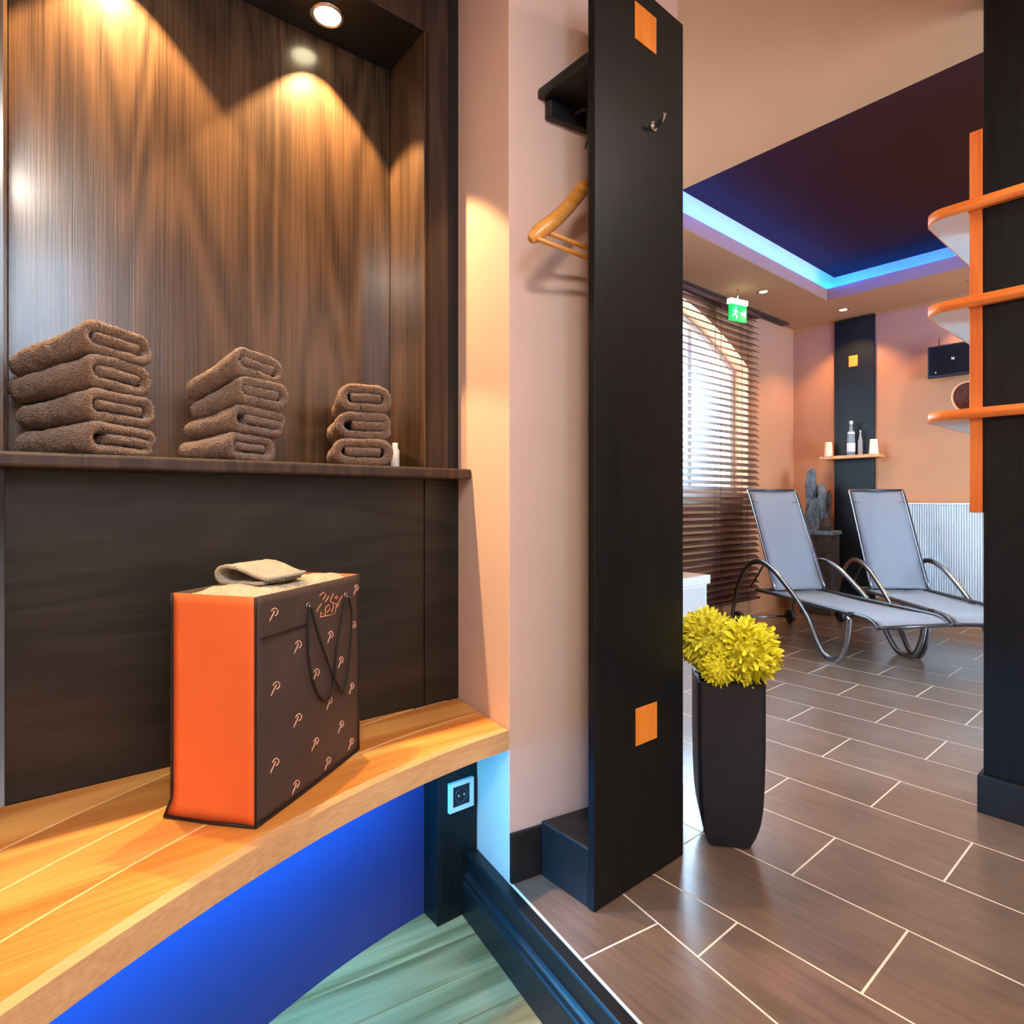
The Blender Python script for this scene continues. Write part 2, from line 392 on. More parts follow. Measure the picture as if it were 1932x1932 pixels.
# skirting on the pink wall
q = lambda s, w: (CORNER[0]+WDIR[0]*s+0.191*-w, CORNER[1]+WDIR[1]*s-0.982*w)
struct(MB().prism([q(0.001, 0.0005), q(0.598, 0.0005), q(0.61, 0.013), q(0.001, 0.013)], 0, 0.13).build('baseboard_middle', 'blackpaint', bevel=0.003))
struct(MB().box(1.6005, 1.614, 1.10, 2.66, 0, 0.12).build('baseboard_side', 'blackpaint', bevel=0.003))
struct(MB().box(XB, XB+0.12, YW0-0.2, YN+0.21, -0.2, 2.96).build('wall_back', 'salmon'))
struct(MB().box(XW0-0.12, XW0, YH-0.2, 2.0, -0.3, CEIL).build('wall_west', 'pink'))
struct(MB().box(2.41, 2.53, YW0, 0.50, 0, CEIL).build('wall_right', 'black', bevel=0.002))
b = MB().box(2.392, 2.4095, YH, 0.513, 0, 0.12); struct(b.build('baseboard_right', 'blackpaint', bevel=0.003))
b = MB().box(2.4105, 2.53, 0.5005, 0.513, 0, 0.12); struct(b.build('baseboard_end', 'blackpaint', bevel=0.002))
# near wall behind the camera with a daylight window
nw = MB(); wx0, wx1, wz0, wz1 = -0.36, 0.22, 1.75, 2.58
vx0, vx1, vz1 = 3.05, 5.35, 2.20
nw.box(XW0-0.1, wx0, YH-0.2, YH, -0.3, CEIL).box(wx1, 2.409, YH-0.2, YH, -0.3, CEIL).box(wx0, wx1, YH-0.2, YH, -0.3, wz0).box(wx0, wx1, YH-0.2, YH, wz1, CEIL)
struct(nw.build('wall_near', 'pink'))
nw = MB().box(2.41, vx0, YW0-0.2, YW0, -0.3, 2.96).box(vx1, XB, YW0-0.2, YW0, -0.3, 2.96).box(vx0, vx1, YW0-0.2, YW0, vz1, 2.96).box(vx0, vx1, YW0-0.2, YW0, -0.3, 0.06)
struct(nw.build('wall_front', 'salmon'))
wn = struct(MB().box(wx0, wx0+0.05, YH-0.14, YH-0.09, wz0, wz1).box(wx1-0.05, wx1, YH-0.14, YH-0.09, wz0, wz1).box(wx0+0.05, wx1-0.05, YH-0.14, YH-0.09, wz0, wz0+0.05).box(wx0+0.05, wx1-0.05, YH-0.14, YH-0.09, wz1-0.05, wz1).build('window_1', 'white'))
MB().box(wx0+0.05, wx1-0.05, YH-0.118, YH-0.112, wz0+0.05, wz1-0.05).build('pane', 'pane', wn)

w3 = MB(); f0 = 0.06
for a in (vx0, (vx0+vx1)/2-0.03, vx1-0.06): w3.box(a, a+0.06, YW0-0.14, YW0-0.09, f0, vz1)
for a in (f0, vz1-0.06): w3.box(vx0+0.06, (vx0+vx1)/2-0.03, YW0-0.139, YW0-0.091, a, a+0.06).box((vx0+vx1)/2+0.03, vx1-0.06, YW0-0.139, YW0-0.091, a, a+0.06)
w3 = struct(w3.build('window_3', 'white'))
for a, c in ((vx0+0.06, (vx0+vx1)/2-0.03), ((vx0+vx1)/2+0.03, vx1-0.06)): MB().box(a, c, YW0-0.118, YW0-0.112, f0+0.06, vz1-0.06).build('pane', 'pane', w3)

# window wall with its arched opening
ax0, ax1, acx, acz, arr, sill = 1.633, 4.967, 3.3, -0.536, 3.17, 1.07
ww = MB(); NA = 40
def archz(x): return acz+math.sqrt(arr*arr-(x-acx)**2)
xs = [ax0+(ax1-ax0)*i/NA for i in range(NA+1)]
ww.box(1.2, ax0, YN, YN+0.21, -0.2, 2.96).box(ax1, XB+0.1, YN, YN+0.21, -0.2, 2.96).box(ax0, ax1, YN, YN+0.21, -0.2, sill)
for i in range(NA):
    a, c = xs[i], xs[i+1]; za, zc = archz(a), archz(c)
    ww.add([(a,YN,za),(c,YN,zc),(c,YN,2.96),(a,YN,2.96),(a,YN+.21,za),(c,YN+.21,zc),(c,YN+.21,2.96),(a,YN+.21,2.96)], [(0,1,2,3),(7,6,5,4),(0,4,5,1),(3,2,6,7)])
struct(ww.build('wall_window', 'salmon'))
def arch_frame(inset, th, y0, y1, zb):
    m = MB(); k = inset; outer = []; inner = []
    pts = [(ax1-k, zb+k)]+[(x, archz(x)-k) for x in [ax1-k-(ax1-ax0-2*k)*i/NA for i in range(NA+1)]]+[(ax0+k, zb+k)]
    k2 = inset+th
    pin = [(ax1-k2, zb+k2)]+[(x, archz(x)-k2) for x in [ax1-k2-(ax1-ax0-2*k2)*i/NA for i in range(NA+1)]]+[(ax0+k2, zb+k2)]
    n = len(pts); vs = []
    for y in (y0, y1): vs += [(x, y, z) for x, z in pts]+[(x, y, z) for x, z in pin]
    fs = []
    for i in range(n):
        j = (i+1) % n
        fs += [(i, j, n+j, n+i), (2*n+n+i, 2*n+n+j, 2*n+j, 2*n+i), (n+i, n+j, 3*n+j, 3*n+i), (j, i, 2*n+i, 2*n+j)]
    return m.add(vs, fs)
w2 = struct(arch_frame(0.001, 0.055, YN+0.14, YN+0.20, sill).build('window_2', 'white'))
for xm in (2.30, 3.30, 4.30):
    MB().box(xm-0.03, xm+0.03, YN+0.15, YN+0.19, sill+0.05, archz(xm)-0.05).build('mullion', 'white', w2)
edges = [ax0+0.056, 2.27, 2.33, 3.27, 3.33, 4.27, 4.33, ax1-0.056]
for i in range(0, 8, 2):
    a, c = edges[i], edges[i+1]; top = [(a+(c-a)*k/10, archz(a+(c-a)*k/10)-0.056) for k in range(11)]
    vs = [(a, sill+0.056), (c, sill+0.056)]+top[::-1]
    nn = len(vs)
    MB().add([(x, YN+0.168, z) for x, z in vs]+[(x, YN+0.172, z) for x, z in vs], [tuple(range(nn)), tuple(range(2*nn-1, nn-1, -1))]+[(i2, nn+i2, nn+(i2+1) % nn, (i2+1) % nn) for i2 in range(nn)]).build('pane', 'pane', w2)

# ================================================================== ceiling with the cove
hx0, hx1, hy0, hy1 = 2.75, 5.18, -1.2, 2.11
top = 2.745; CB = 0.11; CF = 0.42; RT = 2.97
def cbox(mb, z0, z1, k, kf):
    mb.box(XW0-0.1, XP, YH-0.2, YN+0.2, z0, z1).box(XP, hx0-k, YW0-0.2, YN+0.2, z0, z1).box(hx1+kf, XB+0.1, YW0-0.2, YN+0.2, z0, z1)
    return mb.box(hx0-k, hx1+kf, YW0-0.2, hy0-k, z0, z1).box(hx0-k, hx1+kf, hy1+k, YN+0.2, z0, z1)
cl = struct(cbox(MB(), CEIL, top, 0, 0).build('ceiling', 'ceil'))
cv = cbox(MB(), top, RT, CB, CF).build('cove_wall', 'white', cl)
MB().box(XP, XB+0.1, YW0-0.2, YN+0.2, RT, RT+0.08).build('cove_ceiling', 'brownceil', cl)
led = thing('led_cove_strip', 'blue glowing light strip running round the dark recessed ceiling', 'light strip', (hx0, hy0, top))
k = 0.085; kf = CF-0.025; ex, ey = hx1-hx0, hy1-hy0
for a in ((-k, -k+0.02, -k, ey+k), (ex+kf-0.02, ex+kf, -k, ey+k), (-k+0.02, ex+kf-0.02, -k, -k+0.02), (-k+0.02, ex+kf-0.02, ey+k-0.02, ey+k)):
    MB().box(a[0], a[1], a[2], a[3], 0.0005, 0.014).build('led_strip', 'cove_led', led)
# shadow-gap curtain track at the window wall
struct(MB().box(3.2, 5.55, 2.60, 2.66, CEIL-0.022, CEIL-0.0005).build('trim_3', 'slatewarm'))

# ================================================================== alcove: panelled wall with lit niche (frame: x=t, y=p)
AM = dict(loc=(AO[0], AO[1], 0), rotz=AROT)
ND = -0.236; N0, N1, NT, NS = 0.12, 1.062, 2.38, 1.063
wl = MB().box(0.0, 2.75, ND-0.16, ND-0.02, LOW-0.1, CEIL).build('wall_left', 'pink', **AM); struct(wl)
MB().box(N0+0.002, N1, ND, ND+0.018, NS, NT).build('niche_back', 'brownwood', wl)
MB().box(N0-0.018, N0, ND, 0.0, NS, NT).build('niche_side', 'brownwood', wl)
MB().box(N1+0.002, N1+0.020, ND, 0.0, NS, NT).build('niche_side', 'brownwood', wl)
sf = MB().box(N0-0.018, N1+0.02, ND, -0.001, NT, NT+0.02).build('niche_soffit', 'blackpaint', wl)
MB().box(N0+0.001, N1+0.02, -0.018, 0.0, NT+0.001, CEIL).build('upper_panel', 'darkpost', wl, 0.001)
MB().box(0.032, N0-0.002, ND, 0.0, NS, CEIL).build('frame_post', 'darkpost', wl, 0.002)
MB().box(-0.001, 0.0315, ND, -0.001, NS, CEIL).build('frame_edge', 'blackpaint', wl, 0.001)
MB().box(0.030, 0.036, 0.0002, 0.003, NS+0.03, CEIL).build('frame_bead', 'blackpaint', wl)
MB().box(-0.001, N0-0.003, -0.02, 0.0, LOW, NS).build('frame_post', 'blackpanel', wl, 0.0015)
MB().box(N0, N1, -0.02, -0.001, 0.36, NS).build('lower_panel', 'blackpanel', wl, 0.001)
MB().box(N1+0.022, N1+0.17, ND, 0.096, 0.402, CEIL).build('frame_post', 'darkpost', wl, 0.003)
MB().box(N1+0.17, 2.75, ND, -0.02, LOW, CEIL).build('side_panel', 'pink', wl)

# towel shelf
sh = MB().box(0.012, N1+0.02, ND+0.02, 0.090, NS+0.001, NS+0.030).build('shelf', 'darkpost', bevel=0.006, **AM)
tag(sh, 'long dark wooden shelf carrying the brown towel stacks', 'shelf')

def spotlight(name, label, loc, rotz, watts, angle, blend, lens_r=0.036, ring_r=0.048, soft=0.02, group=None, tilt=(0, 0, 0), color=WARM):
    t = thing(name, label, 'spotlight', loc, rotz, group)
    MB().lathe([(lens_r, -0.001), (lens_r+0.003, -0.006), (ring_r, -0.004), (ring_r, -0.0005)], 28).build('trim_ring', 'chrome', t)
    MB().lathe([(lens_r, -0.0035), (lens_r*0.6, -0.0045), (0.002, -0.005)], 28).build('lens', 'lens', t)
    lampobj('spot_lamp', 'SPOT', watts, color, t, (0, 0, -0.012), tilt, spot_size=R(angle), spot_blend=blend, shadow_soft_size=soft)
    return t
spotlight('recessed_spotlight', 'small round spotlight glowing in the black niche ceiling above the middle towels', AL(0.364, -0.12, NT), AROT, NICHE_SPOT_W, 82, 0.12)
spotlight('recessed_spotlight', 'round niche spotlight lighting the wall above the tallest towel stack, out of view overhead', AL(0.86, -0.12, NT), AROT, NICHE_SPOT_W, 82, 0.12)

# ------------------------------------------------------------------ folded towels
def towel_mesh(Wd, L, h, seed, style, lev=0, taper=0.0):
    tau = h/3.12; z1, z2, z3 = tau/2, h/2, h-tau/2
    r = (z3-z1)/2; path = []
    def arc(cx, cz, rr, a0, a1, n):
        for i in range(n+1):
            a = R(a0+(a1-a0)*i/n); path.append((cx+rr*math.cos(a), cz+rr*math.sin(a)))
    def line(x0, x1, z, n):
        for i in range(1, n): path.append((x0+(x1-x0)*i/n, z))
    o = tau/2
    paths = []
    if style == 0:      # outer wrap closed at both ends, tongue in the middle
        path.append((Wd*0.40, z1)); line(Wd*0.40, Wd-o-r, z1, 8); arc(Wd-o-r, z2, r, -90, 90, 10); line(Wd-o-r, o+r, z3, 14)
        arc(o+r, z2, r, 90, 270, 9); line(o+r, Wd*0.37, z1, 4); path.append((Wd*0.385, z1)); paths.append(path[:])
        path.clear(); path.append((o+r*0.9, z2)); line(o+r*0.9, Wd*0.76, z2+0.0008, 14); path.append((Wd*0.77, z2)); paths.append(path[:])
    else:               # tongue folded low, wrap open at the right
        path.append((Wd*0.30, z2+0.001)); line(Wd*0.30, Wd*0.80, z2+0.001, 10); arc(Wd*0.82, (z2+z1)/2, (z2-z1)/2, 90, -90, 5)
        line(Wd*0.82, o+r, z1, 12); arc(o+r, z2, r, -90, -270, 9); line(o+r, Wd-o-r*0.6, z3, 14); arc(Wd-o-r*0.6, z3-r*0.6, r*0.6, 90, -70, 6); paths.append(path[:])
    mb = MB()
    for path in paths: ribbon(mb, path, tau, L, h, seed, lev, taper)
    return mb
def ribbon(mb, path, tau, L, h, seed, lev, taper):
    path = [q for i in range(len(path)-1) for q in (path[i], ((path[i][0]+path[i+1][0])/2, (path[i][1]+path[i+1][1])/2))]+[path[-1]]
    N = len(path); Mv = 70; ht = tau*0.497
    nor = []
    for i in range(N):
        a = path[max(i-1, 0)]; c = path[min(i+1, N-1)]; dx, dz = c[0]-a[0], c[1]-a[1]; l = math.hypot(dx, dz) or 1
        nor.append((-dz/l, dx/l))
    # lateral profile across the cut end: bulging, then both faces along v
    cs = [(-1.0, 0.0), (-0.80, 0.55), (-0.4, 0.92), (0, 1.0), (0.4, 0.92), (0.80, 0.55), (1.0, 0.0)]
    bl = tau*0.42
    loop = []
    for kx, b in cs: loop.append((kx, -bl*b+bl))
    for j in range(1, Mv): loop.append((1.0, bl+(L-2*bl)*j/Mv))
    for kx, b in cs[::-1]: loop.append((kx, L-bl+bl*b))
    for j in range(Mv-1, 0, -1): loop.append((-1.0, bl+(L-2*bl)*j/Mv))
    nl = len(loop); vs = []
    for i in range(N):
        for (kx, v) in loop:
            x = path[i][0]+nor[i][0]*ht*kx; z = path[i][1]+nor[i][1]*ht*kx
            p = Vector((x, v, z)); s = Vector((seed*3.1, seed*1.7, seed))
            wob = noise.noise_vector(p*9+s)*0.008 + noise.noise_vector(p*40+s)*0.003 + noise.noise_vector(p*260+s)*0.0020
            wob.z *= 0.6; q = p+wob; f = 1-taper*min(1, max(0, v/L))**0.8
            vs.append((q.x, q.y, (max(q.z, 0.0005)+lev*h)*f-lev*h))
    fs = []
    for i in range(N-1):
        for k in range(nl): fs.append((i*nl+k, i*nl+(k+1) % nl, (i+1)*nl+(k+1) % nl, (i+1)*nl+k))
    fs.append(tuple(range(nl-1, -1, -1))); fs.append(tuple((N-1)*nl+k for k in range(nl)))
    mb.add(vs, fs, True)
def stack(t0, p0, th, Wd, L, h, n, name, jit, styles, seed, taper):
    for i in range(n):
        lvl = n-1-i
        wd = Wd+jit[i][2]; z = NS+0.0315+i*h
        a = R(th+jit[i][3])
        # near corner (t0,p0): u to the right along the cut end, v to the left and back
        ang = AROT+math.pi+a
        base = AL(t0+jit[i][0], p0+jit[i][1], z)
        m = towel_mesh(wd, L, h, seed+i, styles[i], i, taper)
        word = 'top' if lvl == 0 else ('lowest' if i == 0 else ('middle' if n == 3 else ('second from top' if lvl == 1 else 'third from top')))
        o = m.build('towel', 'towel', None, 0, base, ang)
        tag(o, f'folded brown terry towel, {word} of the {name} stack on the shelf', 'towel', f'brown towels of the {name} stack')
stack(0.932, 0.050, 38, 0.178, 0.205, 0.072, 4, 'tall wide', [(0.0, 0, 0, 0), (0, 0, 0.0, -2), (0.002, 0, -0.004, 2), (0.006, 0, -0.002, 0)], [1, 0, 0, 0], 1, 0.22)
stack(0.650, 0.045, 33, 0.180, 0.155, 0.070, 4, 'slumped', [(0.016, 0.004, -0.006, 2), (0.004, 0.0, 0.006, 0), (-0.006, 0, -0.004, -2), (-0.004, 0.0, 0.002, 4)], [0, 1, 0, 0], 11, 0.30)
stack(0.380, -0.015, -14, 0.155, 0.17, 0.076, 3, 'short narrow', [(0.010, 0, 0.008, -2), (0.0, 0, -0.002, 2), (-0.006, 0, -0.008, 0)], [0, 1, 0], 21, 0.12)
o = MB().lathe([(0.012, 0), (0.013, 0.004), (0.013, 0.055), (0.008, 0.064), (0.008, 0.078)], 18).build('small_bottle', 'plasticwhite', None, 0, AL(0.178, -0.07, NS+0.0305))
tag(o, 'small white container half hidden behind the short narrow towel stack', 'bottle')

# ------------------------------------------------------------------ bench with curved planks
def front(t): return 0.305+0.295*max(t, 0)**2
bench = thing('bench', 'curved golden wooden bench with pale inlay lines under the dark panel', 'bench', (AO[0], AO[1], 0), AROT)
BT = 0.40; TH = 0.045; TE = 1.55
ts = [0.005+(TE-0.005)*i/40 for i in range(41)]
offs = [0.0, 0.158, 0.302, 0.446, 1.2]
def band(o0, o1, z0, z1):
    """strip of the bench between two offsets from its front, stopping at the wall panel"""
    fr, bk = [], []
    for t in ts:
        tt = max(t, 0.006+0.134*0)
        a = front(tt)-o0; c = max(front(tt)-o1, 0.0015)
        if a-c > 0.004: fr.append((tt, a)); bk.append((tt, c))
    if len(fr) < 2: return None
    # right end follows the slanted wall
    def slant(q): return (q[0] if q[0] > 0.02 else 0.004+0.134*q[1], q[1])
    fr[0] = slant(fr[0]); bk[0] = slant(bk[0])
    return MB().prism(fr+bk[::-1], z0, z1)
for i in range(4):
    g = 0.0025 if i else 0.024
    m = band(offs[i]+g, offs[i+1]-0.0025, BT-TH, BT)
    if m: m.build('plank', 'bench', bench, 0.001, seg=1)
for i in (1, 2, 3):
    band(offs[i]-0.0023, offs[i]+0.0023, BT-TH, BT-0.0006).build('inlay_strip', 'inlay', bench)
m = band(-0.002, 0.0235, BT-TH-0.006, BT+0.0005); m.build('front_edge', 'benchedge', bench, 0.003)
band(0.26, 0.285, LOW+0.001, BT-TH-0.001).build('kick_panel', 'kick', bench)
# light strip tucked under the front edge
ledp = []
lb = thing('bench_light_strip', 'blue light strip hidden under the curved bench front', 'light strip', (AO[0], AO[1], 0), AROT)
fr = [(t, front(t)-0.075) for t in ts if 0.20 < t < 1.5]; bk = [(t, front(t)-0.092) for t in ts if 0.20 < t < 1.5]
MB().prism(fr+bk[::-1], BT-TH-0.016, BT-TH-0.0005).build('led_strip', 'bench_led', lb)

# black socket post under the bench
post = MB().box(0.018, 0.150, 0.0, 0.125, LOW+0.001, BT-TH-0.002).build('trim_4', 'black', None, 0.002, (AO[0], AO[1], 0), AROT); struct(post)
so = thing('wall_socket', 'square pale-framed wall socket on the black post under the bench', 'socket', AL(0.077, 0.126, 0.175), AROT)
f = MB(); a, bq = 0.0405, 0.029
for (x0, x1, z0, z1) in ((-a, a, bq, a), (-a, a, -a, -bq), (-a, -bq, -bq, bq), (bq, a, -bq, bq)): f.box(x0, x1, 0.0, 0.010, z0, z1)
f.build('frame', 'plasticwhite', so)
MB().box(-bq, bq, 0.0, 0.005, -bq, bq).build('insert', 'plasticblack', so)
for x in (-0.009, 0.009):
    m = MB().tube([(x, 0.005, 0.0), (x, 0.0085, 0.0)], 0.0028, 10); m.build('contact', 'chrome', so)
MB().tube([(0.019*math.cos(R(i*15)), 0.0062, 0.019*math.sin(R(i*15))) for i in range(24)], 0.0016, 6, True).build('rim', 'darkmetal', so)

# ------------------------------------------------------------------ shopping bag
RTX = (math.sin(R(49.8)), -math.cos(R(49.8))); FWX = (math.cos(R(49.8)), math.sin(R(49.8)))
bag_o = (0.351, 1.195, BT+0.001)
def camw(X, d): return (X*RTX[0]+d*FWX[0], X*RTX[1]+d*FWX[1])
bo = camw(-0.468, 1.098); bdir = camw(0.274, 0.961); brot = math.atan2(bdir[1], bdir[0])
bag = thing('shopping_bag', 'brown and orange fabric carrier bag standing on the wooden bench', 'bag', (bo[0], bo[1], BT+0.001), brot)
# local: x along the printed face, y back to the far side, z up.  depth 0.19
BWd, BD, BH = 0.362, 0.188, 0.423
def sheet(fn, nu, nv, th, nrm):
    """thin sheet with thickness; fn(u,v)->(x,y,z)"""
    m = MB(); vs = [Vector(fn(i/nu, j/nv)) for j in range(nv+1) for i in range(nu+1)]
    n0 = len(vs); vs += [v+Vector(nrm)*th for v in vs]; fs = []
    for j in range(nv):
        for i in range(nu):
            a = j*(nu+1)+i; fs += [(a, a+1, a+nu+2, a+nu+1), (n0+a+nu+1, n0+a+nu+2, n0+a+1, n0+a)]
    rim = [i for i in range(nu+1)]+[j*(nu+1)+nu for j in range(1, nu*0+nv+1)]+[nv*(nu+1)+i for i in range(nu-1, -1, -1)]+[j*(nu+1) for j in range(nv-1, 0, -1)]
    for k in range(len(rim)):
        a, c = rim[k], rim[(k+1) % len(rim)]; fs.append((c, a, n0+a, n0+c))
    m.add(vs, fs, True); return m
def wr(x, z, s): return noise.noise(Vector((x*9+s, z*7, s)))*0.004*min(1, z/0.05+0.3)
def bulge(v): return 0.014*math.sin(math.pi*min(1, v*1.02))*0.4
def face_y(x, z): return -0.010*math.sin(math.pi*x/BWd)*(0.35+0.65*math.sin(math.pi*z/BH))+wr(x, z, 2.0)*math.sin(math.pi*x/BWd)
def side_in(z): return 0.006*math.sin(math.pi*z/BH)
sheet(lambda u, v: (u*BWd, face_y(u*BWd, v*BH), v*BH), 22, 22, 0.0025, (0, 1, 0)).build('printed_face', 'bagfab', bag)
sheet(lambda u, v: (u*BWd, BD-face_y(u*BWd, v*BH), v*BH), 14, 14, 0.0025, (0, -1, 0)).build('back_face', 'bagfab', bag)
def gus(x0, sg):
    def fn(u, v):
        y = u*(BD-0.004)+0.002; z = v*BH
        fl_ = max(0, 1-z/0.03)*u if x0 == 0 else 0
        return (x0-0.013*fl_+sg*(0.004*math.sin(math.pi*u)*math.sin(math.pi*v)+wr(y, z, 5.0+sg)*0.8*math.sin(math.pi*u)), y+0.006*fl_, z)
    return fn
sheet(gus(0.0, 1), 12, 18, 0.0025, (1, 0, 0)).build('side_gusset', 'orangefab', bag)
sheet(gus(BWd, 1), 12, 18, -0.0025, (1, 0, 0)).build('side_gusset', 'orangefab', bag)
MB().box(0.003, BWd-0.003, 0.003, BD-0.003, 0.0, 0.004).build('base', 'bagfab', bag)
def pipe(pts, r=0.0024): MB().tube(pts, r, 8).build('piping', 'piping', bag)
zz = [0.0025+(BH-0.003)*i/14 for i in range(15)]
pipe([(0, 0, z) for z in zz]); pipe([(-0.002-(0.012 if z < 0.03 else 0)*(1-z/0.03), BD+(0.006 if z < 0.03 else 0)*(1-z/0.03), z) for z in zz])
pipe([(0, 0, 0.003), (-0.010, BD*0.5, 0.003), (-0.014, BD+0.006, 0.003)])
pipe([(BWd*i/14, face_y(BWd*i/14, 0.003)-0.0005, 0.003) for i in range(15)])
pipe([(BWd, 0, z) for z in zz])
MB().box(0.006, 0.15, -0.0085, -0.0070, 0.3435, 0.3470).build('seam', 'piping', bag)
def stroke(pts, r, name, mat, lift=0.0012):
    P3 = [(x, face_y(x, z)-lift, z) for x, z in pts]
    MB().tube(P3, r, 6).build(name, mat, bag)
GL = [(-0.0085, 0.0070), (-0.0040, 0.0115), (0.0025, 0.0130), (0.0090, 0.0105), (0.0140, 0.0050), (0.0135, -0.0005), (0.0085, -0.0045), (0.0040, -0.0050)]
for (mx, mz) in [(0.0464,0.3847),(0.1145,0.3076),(0.0487,0.244),(0.1121,0.1619),(0.0487,0.0978),(0.1121,0.0157+0.012),(0.1689,0.237),(0.2283,0.303),(0.2709,0.2366),(0.2224,0.1603),(0.2772,0.0886),(0.1716,0.0911),(0.3229,0.162),(0.3229,0.032),(0.2241,0.028),(0.3331,0.3038),(0.3469,0.3888)]:
    k = 0.8
    stem = [(mx-0.014*k, mz-0.0150*k), (mx-0.009*k, mz-0.0080*k), (mx-0.001*k, mz+0.0010*k), (mx+0.003*k, mz+0.0070*k)]
    hook = [(mx+a*k, mz+c*k) for a, c in GL]
    stem = [(x, z) for x, z in stem if 0.003 < x < BWd-0.003]; hook = [(x, z) for x, z in hook if 0.003 < x < BWd-0.003]
    P3 = MB()
    for s_ in (stem, hook):
        if len(s_) > 1: P3.tube([(x, face_y(x, z)-0.0010, z) for x, z in s_], 0.0012, 6)
    P3.build('print_motif', 'print', bag)
lg = MB()
for s_ in [[(0.1943,0.3968),(0.2081,0.4021),(0.2179,0.3957),(0.2049,0.3865)],[(0.2266,0.3906),(0.2135,0.3801)],[(0.2445,0.3942),(0.2311,0.3798),(0.2445,0.37)],[(0.2514,0.3842),(0.2583,0.387),(0.2629,0.3824),(0.256,0.3796),(0.2514,0.3842)],[(0.2818,0.3834),(0.2652,0.3704)],[(0.2006,0.3785),(0.188,0.372),(0.1818,0.3633)],[(0.1922,0.3504),(0.1964,0.3607),(0.2113,0.3505),(0.2135,0.3676),(0.2266,0.3729),(0.2311,0.3621),(0.2179,0.3569)],[(0.2355,0.3537),(0.2445,0.3649),(0.2378,0.3762),(0.256,0.3681),(0.2491,0.3487)],[(0.2606,0.3712),(0.256,0.3603),(0.2676,0.3661)],[(0.1922,0.3516),(0.2157,0.3497),(0.2445,0.3483)]]:
    lg.tube([(x, face_y(x, z)-0.0010, z) for x, z in s_], 0.0012, 6)
lg.build('print_lettering', 'logoprint', bag)
for pts in ([(0.1529,0.3813),(0.1435,0.3324),(0.1425,0.2759),(0.1582,0.2144),(0.1965,0.1735),(0.2312,0.1928),(0.2492,0.2763),(0.274,0.3331),(0.2964,0.3783)],
            [(0.1529,0.3813),(0.1716,0.3266),(0.2079,0.2461),(0.2432,0.1961),(0.2709,0.1672),(0.2867,0.1939),(0.3063,0.2701),(0.3129,0.3401),(0.2964,0.3783)]):
    lift = 0.0045 if pts[1][0] < 0.15 else 0.0075
    MB().tube(spline([(x, face_y(x, z)-lift, z) for x, z in pts], 6), 0.0026, 8).build('cord_handle', 'piping', bag)
for x in (0.1529, 0.2964):
    MB().tube([(x+0.0052*math.cos(R(i*30)), face_y(x, 0.383)-0.0012, 0.383+0.0052*math.sin(R(i*30))) for i in range(12)], 0.0012, 6, True).build('eyelet', 'chrome', bag)
# towelling inside the bag
def lump(fn, nu, nv, name, mat, parent, loc=None, rotz=None):
    return sheet(fn, nu, nv, -0.03, (0, 0, 1)).build(name, mat, parent, 0, loc, rotz)
bt = thing('bath_towel', 'cream terry bath towel stuffed inside the carrier bag', 'towel', (bo[0], bo[1], BT+0.001), brot)
def tz(u, v):
    x = 0.008+u*(BWd-0.016); y = 0.008+v*(BD-0.016)
    e = min(u, 1-u, v, 1-v)
    z = BH-0.018+(0.026-0.016*v*u)*min(1, e*6)**0.6+0.010*noise.noise(Vector((x*14, y*14, 1.3)))+0.004*noise.noise(Vector((x*60, y*60, 4.3)))
    return (x, y, z)
lump(tz, 50, 30, 'terry_fill', 'cream', bt)
# rolled fold of white terry lying on top
prof = [(0.085, 0.004), (0.060, 0.002), (0.030, 0.0015), (0.012, 0.001)]
for i in range(15):
    a = R(-90-180*i/14); prof.append((0.024*math.cos(a)-0.004, 0.0175+0.0165*math.sin(a)))
prof += [(0.018, 0.0325), (0.040, 0.0265), (0.062, 0.0185), (0.082, 0.013), (0.096, 0.011)]
m = MB(); nl = 14; vs = []; fs = []
for j in range(nl+1):
    for (x, z) in prof:
        vs.append((0.075+0.125*j/nl, 0.128-x+0.003*noise.noise(Vector((x*30, j*.4, 2))), BH+0.010+z+0.002*noise.noise(Vector((x*50, j*.6, 7)))))
np_ = len(prof)
for j in range(nl):
    for i in range(np_-1): fs.append((j*np_+i, j*np_+i+1, (j+1)*np_+i+1, (j+1)*np_+i))
m.add(vs, fs, True); ro = m.build('rolled_fold', 'offwhite', bt); sd = ro.modifiers.new('thick', 'SOLIDIFY'); sd.thickness = 0.007; sd.offset = 0

# ================================================================== coat rack: tall black board on the pink wall
rack = thing('coat_rack', 'tall black wardrobe board with orange square inlays standing before the pink wall', 'coat rack', (1.094, 0.985, 0))
MB().box(0, 0.372, 0, 0.022, 0, 2.345).build('board', 'black', rack, 0.003)
wy = lambda x: (CORNER[1]+(x+1.094-CORNER[0])*WDIR[1]/WDIR[0])-0.985
MB().prism([(0.002, 0.0225), (0.368, 0.0225), (0.368, wy(0.368)-0.015), (0.002, wy(0.002)-0.015)], 0.0, 0.146).build('plinth_box', 'blackpaint', rack, 0.004)
MB().prism([(0.0, 0.0225), (0.368, 0.0225), (0.368, wy(0.368)-0.002), (0.0, wy(0.0)-0.002)], 2.080, 2.106).build('hat_shelf', 'blackpaint', rack, 0.006)
MB().prism([(0.022, wy(0.022)-0.026), (0.366, wy(0.366)-0.026), (0.366, wy(0.366)-0.003), (0.022, wy(0.022)-0.003)], 2.030, 2.079).build('batten', 'blackpaint', rack, 0.005)
for (x, z) in ((0.1535, 2.197), (0.1565, 0.364)):
    MB().box(x, x+0.090, -0.003, -0.0002, z, z+0.097).build('square_inlay', 'inlayorange', rack, 0.001)
